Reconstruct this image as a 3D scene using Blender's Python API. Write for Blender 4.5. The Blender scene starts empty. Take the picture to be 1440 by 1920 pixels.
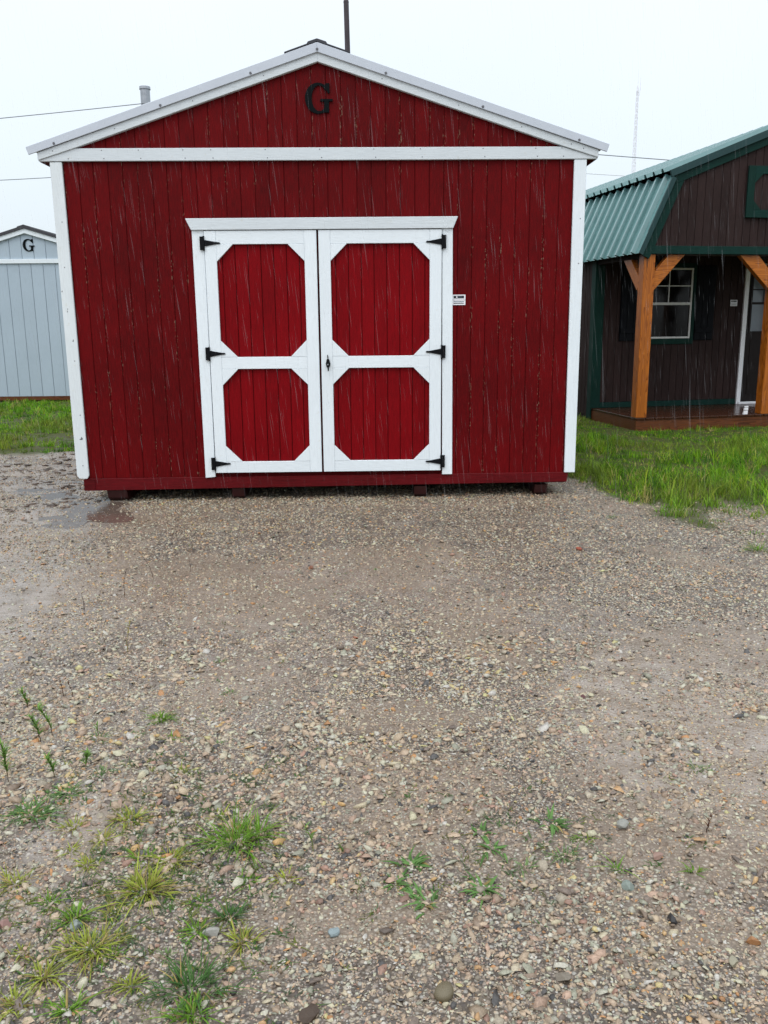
import bpy, math, random
import numpy as np
from mathutils import Vector, Matrix

S = bpy.context.scene
COL = S.collection
rnd = random.Random(7)
rng = np.random.default_rng(11)

# ------------------------------------------------------------------ camera
cam_d = bpy.data.cameras.new('camera')
cam_d.sensor_fit = 'VERTICAL'
cam_d.sensor_height = 24.0
cam_d.lens = 20.0
cam_d.clip_start = 0.05
cam_d.clip_end = 2500.0
cam = bpy.data.objects.new('camera', cam_d)
COL.objects.link(cam)
CAM_POS = Vector((0.3532, -7.2689, 1.4878))
_r = Vector((0.99975834, -0.02023599, -0.00858868))
_u = Vector((0.01276317, 0.21621283, 0.97626283))
_f = Vector((0.01789866, 0.97613652, -0.21641886))
cam.matrix_world = Matrix(((_r.x, _u.x, -_f.x, CAM_POS.x), (_r.y, _u.y, -_f.y, CAM_POS.y),
                           (_r.z, _u.z, -_f.z, CAM_POS.z), (0, 0, 0, 1)))
S.camera = cam

# ------------------------------------------------------------------ world, sun, exposure
S.view_settings.view_transform = 'Standard'
S.view_settings.look = 'None'
S.view_settings.exposure = 0.0
S.view_settings.gamma = 1.0
S.view_settings.use_curve_mapping = False
try:
    S.cycles.use_denoising = True
    S.cycles.transparent_max_bounces = 16
except Exception:
    pass

SUN_EL, SUN_AZ = math.radians(58), math.radians(200)     # azimuth clockwise from +Y
W = bpy.data.worlds.new('World')
S.world = W
W.use_nodes = True
nt = W.node_tree
nt.nodes.clear()
wo = nt.nodes.new('ShaderNodeOutputWorld')
sky = nt.nodes.new('ShaderNodeTexSky')
sky.sky_type = 'NISHITA'
sky.sun_disc = False
sky.sun_elevation = SUN_EL
sky.sun_rotation = SUN_AZ
sky.dust_density = 4.0
bg1 = nt.nodes.new('ShaderNodeBackground')
bg1.inputs['Strength'].default_value = 0.05
nt.links.new(sky.outputs[0], bg1.inputs['Color'])
# a closed overcast: brightens evenly from the horizon to the zenith
tc = nt.nodes.new('ShaderNodeTexCoord')
sep = nt.nodes.new('ShaderNodeSeparateXYZ')
nt.links.new(tc.outputs['Generated'], sep.inputs[0])
ramp = nt.nodes.new('ShaderNodeValToRGB')
ramp.color_ramp.elements[0].position = 0.0
ramp.color_ramp.elements[0].color = (0.65, 0.72, 0.775, 1)
ramp.color_ramp.elements[1].position = 1.0
ramp.color_ramp.elements[1].color = (2.1, 2.25, 2.35, 1)
e = ramp.color_ramp.elements.new(0.33)
e.color = (0.88, 0.93, 0.955, 1)
nt.links.new(sep.outputs['Z'], ramp.inputs[0])
nz = nt.nodes.new('ShaderNodeTexNoise')
nz.inputs['Scale'].default_value = 2.2
nz.inputs['Detail'].default_value = 4
nt.links.new(tc.outputs['Generated'], nz.inputs['Vector'])
mr = nt.nodes.new('ShaderNodeMapRange')
mr.inputs['To Min'].default_value = 0.93
mr.inputs['To Max'].default_value = 1.07
nt.links.new(nz.outputs['Fac'], mr.inputs['Value'])
bg2 = nt.nodes.new('ShaderNodeBackground')
nt.links.new(ramp.outputs[0], bg2.inputs['Color'])
nt.links.new(mr.outputs[0], bg2.inputs['Strength'])
ad = nt.nodes.new('ShaderNodeAddShader')
nt.links.new(bg1.outputs[0], ad.inputs[0])
nt.links.new(bg2.outputs[0], ad.inputs[1])
nt.links.new(ad.outputs[0], wo.inputs['Surface'])

sun_d = bpy.data.lights.new('sun', 'SUN')
sun_d.energy = 0.6
sun_d.angle = math.radians(35)
sun_d.color = (1.0, 0.98, 0.95)
sun = bpy.data.objects.new('sun', sun_d)
COL.objects.link(sun)
sd = Vector((math.sin(SUN_AZ) * math.cos(SUN_EL), math.cos(SUN_AZ) * math.cos(SUN_EL), math.sin(SUN_EL)))
sun.rotation_euler = (-sd).to_track_quat('-Z', 'Y').to_euler()
sun.location = sd * 30

# ------------------------------------------------------------------ numpy noise
_perm = rng.random((256, 256))


def vnoise(x, y, scale, seed=0):
    x = np.asarray(x) * scale + seed * 17.3
    y = np.asarray(y) * scale + seed * 9.1
    xi = np.floor(x).astype(int)
    yi = np.floor(y).astype(int)
    fx, fy = x - xi, y - yi
    fx = fx * fx * (3 - 2 * fx)
    fy = fy * fy * (3 - 2 * fy)
    g = lambda a, b: _perm[a & 255, b & 255]
    return ((g(xi, yi) * (1 - fx) + g(xi + 1, yi) * fx) * (1 - fy)
            + (g(xi, yi + 1) * (1 - fx) + g(xi + 1, yi + 1) * fx) * fy)


def fbm(x, y, scale, seed=0, oct=4):
    v, a, t = 0, 1.0, 0
    for o in range(oct):
        v = v + a * vnoise(x, y, scale * 2 ** o, seed + o * 3)
        t += a
        a *= 0.5
    return v / t


def sstep(a, b, v):
    t = np.clip((v - a) / (b - a), 0, 1)
    return t * t * (3 - 2 * t)


# ------------------------------------------------------------------ materials
class NT:
    def __init__(self, name):
        self.m = bpy.data.materials.new(name)
        self.m.use_nodes = True
        self.t = self.m.node_tree
        self.t.nodes.clear()
        self.out = self.n('ShaderNodeOutputMaterial')
        self.tc = self.n('ShaderNodeTexCoord')

    def n(self, k, **kw):
        nd = self.t.nodes.new(k)
        for a, b in kw.items():
            setattr(nd, a, b)
        return nd

    def set(self, sock, v):
        if isinstance(v, bpy.types.NodeSocket):
            self.t.links.new(v, sock)
        elif isinstance(v, (tuple, list)) and len(v) == 3 and sock.type == 'RGBA':
            sock.default_value = (*v, 1)
        else:
            sock.default_value = v

    def noise(self, scale, detail=4, rough=0.55, vec=None, stretch=(1, 1, 1)):
        mp = self.n('ShaderNodeMapping')
        self.set(mp.inputs['Vector'], vec or self.tc.outputs['Object'])
        mp.inputs['Scale'].default_value = stretch
        nd = self.n('ShaderNodeTexNoise')
        self.set(nd.inputs['Vector'], mp.outputs[0])
        nd.inputs['Scale'].default_value = scale
        nd.inputs['Detail'].default_value = detail
        nd.inputs['Roughness'].default_value = rough
        return nd.outputs['Fac']

    def vor(self, scale, feature='F1', out='Distance', vec=None, rnd=1.0):
        nd = self.n('ShaderNodeTexVoronoi')
        nd.feature = feature
        self.set(nd.inputs['Vector'], vec or self.tc.outputs['Object'])
        nd.inputs['Scale'].default_value = scale
        nd.inputs['Randomness'].default_value = rnd
        return nd.outputs[out]

    def math(self, op, a, b=0.0, c=None, clamp=False):
        nd = self.n('ShaderNodeMath', operation=op)
        nd.use_clamp = clamp
        self.set(nd.inputs[0], a)
        self.set(nd.inputs[1], b)
        if c is not None:
            self.set(nd.inputs[2], c)
        return nd.outputs[0]

    def rng(self, v, a, b, c=0.0, d=1.0):
        nd = self.n('ShaderNodeMapRange')
        self.set(nd.inputs['Value'], v)
        for k, x in zip(('From Min', 'From Max', 'To Min', 'To Max'), (a, b, c, d)):
            nd.inputs[k].default_value = x
        return nd.outputs[0]

    def mix(self, f, a, b, mode='MIX'):
        nd = self.n('ShaderNodeMix', data_type='RGBA', blend_type=mode)
        self.set(nd.inputs['Factor'], f)
        self.set(nd.inputs[6], a)
        self.set(nd.inputs[7], b)
        return nd.outputs[2]

    def bump(self, h, strength=0.3, dist=0.01, normal=None):
        nd = self.n('ShaderNodeBump')
        self.set(nd.inputs['Height'], h)
        nd.inputs['Strength'].default_value = strength
        nd.inputs['Distance'].default_value = dist
        if normal is not None:
            self.set(nd.inputs['Normal'], normal)
        return nd.outputs[0]

    def principled(self, **kw):
        p = self.n('ShaderNodeBsdfPrincipled')
        for k, v in kw.items():
            k = k.replace('_', ' ')
            for nm in p.inputs.keys():
                if nm.lower() == k.lower():
                    self.set(p.inputs[nm], v)
        return p

    def done(self, sh):
        self.t.links.new(sh.outputs[0] if hasattr(sh, 'outputs') else sh, self.out.inputs['Surface'])
        return self.m


def sc(c, k):
    return tuple(min(1, x * k) for x in c)


def painted(name, c, rough=0.5, axis='z', var=0.18, chips=False, pitch=0.1166, grain=1.0, spec=0.4, chipcol=(0.30, 0.22, 0.15), dirt=None):
    n = NT(name)
    st = {'z': (14, 14, 1.2), 'x': (1.2, 14, 14), 'y': (14, 1.2, 14)}[axis]
    g = n.noise(9, 6, 0.65, stretch=st)
    fine = n.noise(160, 3, 0.6)
    big = n.noise(1.6, 3, 0.5)
    oi = n.n('ShaderNodeObjectInfo').outputs['Random']
    k = n.math('ADD', n.rng(g, 0.3, 0.7, -var, var), n.rng(big, 0.3, 0.7, -var * .5, var * .5))
    k = n.math('ADD', k, n.rng(oi, 0, 1, -var * .35, var * .35))
    k = n.math('ADD', k, 1.0)
    vm = n.n('ShaderNodeVectorMath', operation='SCALE')
    n.set(vm.inputs[0], c)
    n.set(vm.inputs['Scale'], k)
    colr = vm.outputs[0]
    if dirt:
        d = n.rng(n.noise(26, 6, 0.7), 0.60, 0.74, 0, 0.55)
        colr = n.mix(d, colr, dirt)
    if chips:
        s = n.n('ShaderNodeSeparateXYZ')
        n.set(s.inputs[0], n.tc.outputs['Object'])
        fr = n.math('FRACT', n.math('DIVIDE', n.math('ADD', s.outputs['X'], 100 * pitch + pitch * .5 * (1 if pitch < .11 else 0) + 0.0), pitch))
        edge = n.math('ABSOLUTE', n.math('SUBTRACT', fr, 0.5))
        near = n.rng(edge, 0.05, 0.12, 1, 0)
        nn = n.noise(60, 4, 0.75, stretch=(1.2, 1, 0.45))
        nn2 = n.noise(3.0, 2, 0.5, stretch=(3, 1, 0.6))
        msk = n.math('MULTIPLY', near, n.rng(nn, 0.565, 0.61, 0, 1))
        msk = n.math('MULTIPLY', msk, n.rng(nn2, 0.49, 0.60, 0, 0.75))
        colr = n.mix(msk, colr, chipcol)
    ro = n.rng(g, 0.3, 0.7, rough - .1, rough + .1)
    h = n.math('ADD', n.math('MULTIPLY', g, 1.0), n.math('MULTIPLY', fine, 0.35))
    b = n.bump(h, 0.35 * grain, 0.006)
    p = n.principled(Base_Color=colr, Roughness=ro, Normal=b)
    p.inputs['Specular IOR Level'].default_value = spec
    return n.done(p)


def plain(name, c, rough=0.5, metal=0.0, var=0.12, scale=20, spec=0.5, bump=0.1):
    n = NT(name)
    g = n.noise(scale, 5, 0.6)
    k = n.rng(g, 0.25, 0.75, 1 - var, 1 + var)
    vm = n.n('ShaderNodeVectorMath', operation='SCALE')
    n.set(vm.inputs[0], c)
    n.set(vm.inputs['Scale'], k)
    p = n.principled(Base_Color=vm.outputs[0], Roughness=n.rng(g, 0.3, 0.7, max(.03, rough - .08), rough + .08),
                     Metallic=metal, Normal=n.bump(g, bump, 0.003))
    p.inputs['Specular IOR Level'].default_value = spec
    return n.done(p)


def timber(name, c1, c2, axis='z', rough=0.35, ring=9.0):
    n = NT(name)
    st = {'z': (1, 1, .10), 'x': (.10, 1, 1), 'y': (1, .10, 1)}[axis]
    mp = n.n('ShaderNodeMapping')
    oi = n.n('ShaderNodeObjectInfo')
    off = n.n('ShaderNodeVectorMath', operation='ADD')
    n.set(off.inputs[0], n.tc.outputs['Object'])
    cmb = n.n('ShaderNodeCombineXYZ')
    for i in range(3):
        n.set(cmb.inputs[i], n.math('MULTIPLY', oi.outputs['Random'], 7.0 + i))
    n.set(off.inputs[1], cmb.outputs[0])
    n.set(mp.inputs['Vector'], off.outputs[0])
    mp.inputs['Scale'].default_value = st
    warp = n.n('ShaderNodeTexNoise')
    n.set(warp.inputs['Vector'], mp.outputs[0])
    warp.inputs['Scale'].default_value = ring
    warp.inputs['Detail'].default_value = 1.5
    rings = n.math('FRACT', n.math('MULTIPLY', warp.outputs['Fac'], 16))
    rings = n.rng(rings, 0.0, 1.0)
    f = n.math('POWER', rings, 2.2)
    fine = n.noise(70, 4, .7, stretch=tuple(1 if s == 1 else .06 for s in st))
    colr = n.mix(f, c1, c2)
    colr = n.mix(n.rng(fine, .35, .75, 0, .45), colr, sc(c2, .8))
    kn = n.vor(5.5, vec=mp.outputs[0])
    colr = n.mix(n.rng(kn, .05, .10, .75, 0), colr, (.05, .02, .01))
    p = n.principled(Base_Color=colr, Roughness=n.rng(fine, .3, .7, rough - .1, rough + .12), Normal=n.bump(fine, .25, .003))
    p.inputs['Specular IOR Level'].default_value = .28
    return n.done(p)


RED = (0.100, 0.0010, 0.0022)
M = {}
M['red'] = painted('red_siding_paint', RED, 0.6, chips=True, spec=.09, var=.34)
M['red_door'] = painted('red_door_paint', (0.168, 0.0010, 0.0035), 0.55, spec=.08, var=.22)
M['red_rim'] = painted('red_rim_paint', (0.085, 0.0020, 0.004), 0.5, axis='x', var=.35, spec=.14)
M['red_groove'] = plain('red_groove_paint', (0.062, 0.0008, 0.0015), .7, spec=.08)
M['white_z'] = painted('white_trim_upright', (0.73, 0.79, 0.83), 0.42, axis='z', var=.05, grain=.8, dirt=(.62, .62, .56))
M['white_x'] = painted('white_trim_level', (0.73, 0.79, 0.83), 0.42, axis='x', var=.05, grain=1.0, dirt=(.62, .62, .56))
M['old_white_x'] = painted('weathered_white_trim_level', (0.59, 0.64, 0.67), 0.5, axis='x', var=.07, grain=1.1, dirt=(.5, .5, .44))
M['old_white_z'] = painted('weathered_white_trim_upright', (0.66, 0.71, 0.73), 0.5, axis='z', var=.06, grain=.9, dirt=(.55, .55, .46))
M['white_metal'] = plain('white_coated_metal', (0.50, 0.54, 0.60), .35, .1, .04, 8, .4, .03)
M['galv'] = plain('galvanised_steel', (0.33, 0.35, 0.38), .4, .6, .2, 14)
M['screw'] = plain('screw_head', (0.12, 0.12, 0.13), .4, .5)
M['black'] = plain('black_hardware', (0.004, 0.0045, 0.006), .5, 0, .2, spec=.12)
M['letter'] = plain('black_letter_paint', (0.003, 0.005, 0.006), .7, 0, .2, spec=.08)
M['dark_void'] = plain('dark_underfloor_timber', (0.03, 0.018, 0.015), .8)
M['skid'] = painted('red_skid_paint', (0.030, 0.004, 0.004), .5, axis='y', var=.35)
M['ridge'] = plain('dark_ridge_metal', (0.035, 0.037, 0.045), .4, .3)
M['plate'] = plain('white_plate', (0.80, 0.80, 0.84), .3, 0, .03)
M['ink'] = plain('black_print', (0.012, 0.016, 0.024), .4)
M['greyink'] = plain('grey_print', (0.16, 0.20, 0.24), .5)
M['brown'] = painted('brown_siding_paint', (0.028, 0.0165, 0.0155), .65, var=.35, spec=.10)
M['brown_groove'] = plain('brown_groove', (0.012, 0.008, 0.008), .7)
M['green'] = painted('dark_green_trim', (0.0035, 0.025, 0.020), .6, axis='x', var=.3, spec=.12)
M['green_z'] = painted('dark_green_trim_upright', (0.0035, 0.025, 0.019), .6, axis='z', var=.3, spec=.12)
M['green_metal'] = plain('green_roof_metal', (0.105, 0.220, 0.220), .16, 0.0, .10, 6, 1.0, .02)
M['green_flash'] = plain('green_flashing', (0.006, 0.036, 0.037), .4, 0.0, .12, 8, .35, .02)
M['shutter'] = painted('navy_black_shutter', (0.003, 0.0036, 0.006), .6, var=.2, spec=.12)
M['post'] = timber('stained_post_timber', (0.46, 0.138, 0.015), (0.19, 0.046, 0.005), 'z', .34)
M['brace'] = timber('stained_brace_timber', (0.48, 0.148, 0.017), (0.22, 0.056, 0.006), 'x', .34)
M['deck'] = timber('wet_deck_timber', (0.060, 0.020, 0.009), (0.022, 0.008, 0.004), 'y', .2)
M['deck_rim'] = timber('wet_rim_timber', (0.15, 0.048, 0.018), (0.060, 0.020, 0.009), 'x', .32)
M['win_white'] = plain('white_window_frame', (0.62, 0.62, 0.60), .4, 0, .04)
M['white_door_trim'] = plain('white_door_trim', (0.80, 0.81, 0.84), .35, 0, .04)
M['glass'] = plain('dark_window_glass', (0.004, 0.004, 0.004), .12, 0, .05, 3, .22, 0)
M['door_glass'] = plain('reflection_tinted_door_glass', (0.14, 0.17, 0.20), .08, 0, .15, 3, .6, 0)  # blue-grey reflection painted into the pane's base colour, no curtain behind
M['cabin_door'] = plain('dark_brown_door', (0.009, 0.005, 0.005), .5, spec=.2)
M['grey_blue'] = painted('grey_blue_siding', (0.38, 0.46, 0.53), .5, var=.06, spec=.4)
M['grey_groove'] = plain('grey_groove', (0.20, 0.25, 0.30), .6)
M['shingle'] = plain('dark_shingles', (0.055, 0.055, 0.062), .85, 0, .35, 60, .3, .5)
M['pole'] = painted('weathered_pole_timber', (0.060, 0.050, 0.058), .8, var=.35)
M['mast'] = plain('hazed_mast_steel', (0.80, 0.80, 0.86), .6, 0.0, .08)  # fading by rain haze is put into the steel colour
M['wire'] = plain('wire_sheath', (0.20, 0.22, 0.24), .6)
M['wire_far'] = plain('hazed_wire_sheath', (0.60, 0.63, 0.66), .6)  # sheath colour lightened to paint in the haze


def attr_mat(name, rough, spec=.5, transl=0.0, bump=0.0, var=0.0):
    n = NT(name)
    a = n.n('ShaderNodeAttribute', attribute_name='Col')
    c = a.outputs['Color']
    if var:
        c = n.mix(n.rng(n.noise(220, 3, .6), .35, .65, 0, var), c, n.mix(1.0, c, (.35, .33, .32), 'MULTIPLY'))
    kw = dict(Base_Color=c, Roughness=rough)
    if bump:
        kw['Normal'] = n.bump(n.noise(300, 3, .6), bump, .002)
    p = n.principled(**kw)
    p.inputs['Specular IOR Level'].default_value = spec
    if transl:
        t = n.n('ShaderNodeBsdfTranslucent')
        n.set(t.inputs['Color'], c)
        mx = n.n('ShaderNodeMixShader')
        mx.inputs[0].default_value = transl
        n.t.links.new(p.outputs[0], mx.inputs[1])
        n.t.links.new(t.outputs[0], mx.inputs[2])
        return n.done(mx)
    return n.done(p)


M['stone'] = attr_mat('wet_stone', .38, .38, bump=.35, var=.5)
M['grass'] = attr_mat('grass_blade', .5, .10, .35)

# ------------------------------------------------------------------ mesh helpers


def mesh_from(name, V, F, mats, smooth=False):
    me = bpy.data.meshes.new(name)
    me.from_pydata([tuple(v) for v in V], [], F)
    me.update()
    for m_ in (mats if isinstance(mats, list) else [mats]):
        me.materials.append(m_)
    if smooth:
        me.shade_smooth()
    return me


def link(name, me, parent=None, bevel=0.0):
    o = bpy.data.objects.new(name, me)
    COL.objects.link(o)
    if parent:
        o.parent = parent
    if bevel:
        b = o.modifiers.new('bevel', 'BEVEL')
        b.width = bevel
        b.segments = 1
        b.limit_method = 'ANGLE'
    return o


def tag(o, label=None, cat=None, group=None, kind=None):
    if label: o['label'] = label
    if cat: o['category'] = cat
    if group: o['group'] = group
    if kind: o['kind'] = kind
    return o


def empty(name, loc, rz, label, cat, group=None):
    o = bpy.data.objects.new(name, None)
    o.empty_display_size = .2
    COL.objects.link(o)
    o.location = loc
    o.rotation_euler = (0, 0, rz)
    return tag(o, label, cat, group)


class MB:
    def __init__(s):
        s.V, s.F = [], []

    def prism(s, poly, y0, y1):
        """polygon in (x,z), counter-clockwise seen from -Y; extruded y0 (front) .. y1 (back)"""
        a = sum(poly[i][0] * poly[(i + 1) % len(poly)][1] - poly[(i + 1) % len(poly)][0] * poly[i][1] for i in range(len(poly)))
        if a < 0:
            poly = poly[::-1]
        n, b = len(poly), len(s.V)
        s.V += [(x, y0, z) for x, z in poly] + [(x, y1, z) for x, z in poly]
        s.F.append(tuple(b + i for i in range(n)))
        s.F.append(tuple(b + n + i for i in reversed(range(n))))
        for i in range(n):
            j = (i + 1) % n
            s.F.append((b + i, b + n + i, b + n + j, b + j))
        return s

    def box(s, x0, x1, y0, y1, z0, z1):
        return s.prism([(x0, z0), (x1, z0), (x1, z1), (x0, z1)], y0, y1)

    def tube(s, p0, p1, r0, r1=None, n=8, caps=True):
        r1 = r0 if r1 is None else r1
        p0, p1 = Vector(p0), Vector(p1)
        d = (p1 - p0).normalized()
        a = d.orthogonal().normalized()
        c = d.cross(a)
        b = len(s.V)
        for p, r in ((p0, r0), (p1, r1)):
            for i in range(n):
                t = 2 * math.pi * i / n
                s.V.append(tuple(p + a * (r * math.cos(t)) + c * (r * math.sin(t))))
        for i in range(n):
            j = (i + 1) % n
            s.F.append((b + i, b + j, b + n + j, b + n + i))
        if caps:
            s.F.append(tuple(b + i for i in reversed(range(n))))
            s.F.append(tuple(b + n + i for i in range(n)))
        return s

    def beam(s, p0, p1, w, h, up=(0, 0, 1)):
        """box of width w and height h along p0..p1"""
        p0, p1 = Vector(p0), Vector(p1)
        d = (p1 - p0).normalized()
        side = d.cross(Vector(up)).normalized()
        u = side.cross(d)
        b = len(s.V)
        for p in (p0, p1):
            for sx, sz in ((-1, -1), (1, -1), (1, 1), (-1, 1)):
                s.V.append(tuple(p + side * (w / 2 * sx) + u * (h / 2 * sz)))
        s.F += [(b, b + 3, b + 2, b + 1), (b + 4, b + 5, b + 6, b + 7)]
        for i in range(4):
            j = (i + 1) % 4
            s.F.append((b + i, b + j, b + 4 + j, b + 4 + i))
        return s

    def build(s, name, mat, parent=None, bevel=0.0, smooth=False):
        return link(name, mesh_from(name, s.V, s.F, mat, smooth), parent, bevel)


def P(name, poly, y0, y1, mat, parent, bevel=.002):
    return MB().prism(poly, y0, y1).build(name, mat, parent, bevel)


def B(name, x0, x1, y0, y1, z0, z1, mat, parent, bevel=.002):
    return MB().box(x0, x1, y0, y1, z0, z1).build(name, mat, parent, bevel)


def boards(name, x0, x1, zb, ztop, pitch, y0, y1, mat, parent, gap=.0055, brk=(), phase=0.0):
    """upright boards between x0 and x1; ztop(x) gives the upper edge; grid anchored at x=phase"""
    k0 = math.floor((x0 - phase) / pitch)
    k1 = math.ceil((x1 - phase) / pitch)
    for k in range(k0, k1):
        a = max(x0, phase + k * pitch + gap / 2)
        b = min(x1, phase + (k + 1) * pitch - gap / 2)
        if b - a < .006:
            continue
        ta, tb = ztop(a), ztop(b)
        if max(ta, tb) - zb < .004:
            continue
        poly = [(a, zb), (b, zb), (b, max(tb, zb + .001))]
        for q in brk:
            if a < q < b:
                poly.append((q, ztop(q)))
        poly.append((a, max(ta, zb + .001)))
        d = rnd.uniform(-.0012, .0012)
        P(name, poly, y0 + d, y1, mat, parent, .0022)


def letter_G(parent, cx, zb, h, y, mat, k=1.0):
    """slab-serif capital G, thick on the left, thin top and bottom"""
    mb = MB()
    cz, ro = zb + h / 2, h / 2
    rx = h * .46
    pts_o, pts_i = [], []
    t0, t1 = math.radians(38), math.radians(322)
    N = 26
    for i in range(N + 1):
        t = t0 + (t1 - t0) * i / N
        co, si = math.cos(t), math.sin(t)
        pts_o.append((cx + rx * co, cz + ro * si))
        pts_i.append((cx + .035 * h + (rx - h * .175) * co * .92, cz + (ro - h * .085) * si))
    for i in range(N):
        mb.prism([pts_o[i], pts_o[i + 1], pts_i[i + 1], pts_i[i]], y - .012, y)
    e = .0006
    # upper serif: upright bar with a flare at the right end of the arc
    mb.prism([(cx + .27 * h, zb + .98 * h), (cx + .40 * h, zb + .98 * h), (cx + .40 * h, zb + .66 * h), (cx + .345 * h, zb + .66 * h), (cx + .22 * h, zb + .86 * h)], y - .012 - e, y)
    # stem on the lower right and its slab serif
    mb.box(cx + .20 * h, cx + .37 * h, y - .012 - 2 * e, y, zb + .04 * h, zb + .43 * h)
    mb.box(cx + .07 * h, cx + .50 * h, y - .012 - 3 * e, y, zb + .40 * h, zb + .475 * h)
    o = mb.build('letter', mat, parent)
    o['label'] = 'black capital letter G'
    return o


# ------------------------------------------------------------------ ground surface
PUDDLES = [(-2.05, -0.35, .50, 1.0, .45), (-2.75, -1.7, .55, .6, .2), (-2.6, .7, .6, .5, -.2), (-1.65, -2.7, .30, .42, .3)]


def pud(x, y):
    m = np.zeros_like(np.asarray(x, float))
    for cx, cy, rx, ry, a in PUDDLES:
        dx, dy = x - cx, y - cy
        u = dx * math.cos(a) + dy * math.sin(a)
        v = -dx * math.sin(a) + dy * math.cos(a)
        m = np.maximum(m, 1 - np.sqrt((u / rx) ** 2 + (v / ry) ** 2))
    return np.clip(m, 0, 1)


def lawn_mask(x, y):
    """1 on the grass, 0 on the gravel"""
    x = np.asarray(x, float)
    y = np.asarray(y, float)
    w = (fbm(x, y, 1.7, 5, 4) - .5)
    # right-hand lawn: edge runs from the shed corner (2.3,.75) to (3.6,-.8) and on to (6,-2)
    edge = np.interp(x, [1.5, 2.2, 2.45, 2.8, 3.6, 6, 12], [2.4, .80, .30, -.55, -1.15, -2.1, -3.2])
    r = sstep(-.60, .42, (y - edge) + w * 2.2) * sstep(1.6, 2.0, x + .0 * y)
    # left-hand lawn
    e2 = 2.85 + w * .5
    l = sstep(-.10, .20, y - e2) * sstep(-1.5, -2.0, x)
    far = sstep(7.5, 8.5, y)
    return np.clip(np.maximum(np.maximum(r, l), far), 0, 1)


def ground_h(x, y):
    x = np.asarray(x, float)
    y = np.asarray(y, float)
    h = (fbm(x, y, .9, 1, 3) - .5) * .030 + (fbm(x, y, 4.5, 2, 3) - .5) * .020
    mud = sstep(-1.9, -2.6, x) * sstep(-3.5, -1.0, y) * (1 - sstep(2.7, 3.2, y))
    h += mud * (fbm(x * .8, y * 1.6, 3.2, 8, 4) - .48) * .11
    pm = sstep(0, .5, pud(x, y))
    h = h * (1 - pm * .35) - pm * .006
    near = np.exp(-(x ** 2 / 6 + (y - 1) ** 2 / 1.5))
    h *= 1 - .6 * near
    return h


def grid_axis(lo, hi, fl, fh, step):
    a = list(np.arange(fl, fh + 1e-6, step))
    s, v = step, fh
    while v < hi:
        s *= 1.35
        v += s
        a.append(min(v, hi))
    s, v = step, fl
    while v > lo:
        s *= 1.35
        v -= s
        a.insert(0, max(v, lo))
    return np.array(a)


gx = grid_axis(-450, 450, -5.0, 7.0, .045)
gy = grid_axis(-450, 900, -6.6, 4.2, .045)
X, Y = np.meshgrid(gx, gy)
Z = ground_h(X, Y)
nx, ny = len(gx), len(gy)
co = np.stack([X.ravel(), Y.ravel(), Z.ravel()], 1)
idx = np.arange(nx * ny).reshape(ny, nx)
quads = np.stack([idx[:-1, :-1].ravel(), idx[:-1, 1:].ravel(), idx[1:, 1:].ravel(), idx[1:, :-1].ravel()], 1)


def np_mesh(name, co, faces, k, mat, colors=None, smooth=False, attrs=None):
    me = bpy.data.meshes.new(name)
    nf = len(faces)
    me.vertices.add(len(co))
    me.vertices.foreach_set('co', np.ascontiguousarray(co, dtype=np.float32).ravel())
    me.loops.add(nf * k)
    me.loops.foreach_set('vertex_index', np.ascontiguousarray(faces, dtype=np.int32).ravel())
    me.polygons.add(nf)
    me.polygons.foreach_set('loop_start', np.arange(0, nf * k, k, dtype=np.int32))
    me.update(calc_edges=True)
    if smooth:
        me.shade_smooth()
    if colors is not None:
        at = me.attributes.new('Col', 'FLOAT_COLOR', 'POINT')
        c4 = np.ones((len(co), 4), np.float32)
        c4[:, :3] = colors
        at.data.foreach_set('color', c4.ravel())
    for nm, v in (attrs or {}).items():
        at = me.attributes.new(nm, 'FLOAT', 'POINT')
        at.data.foreach_set('value', np.ascontiguousarray(v, dtype=np.float32).ravel())
    me.materials.append(mat)
    return me


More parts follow.
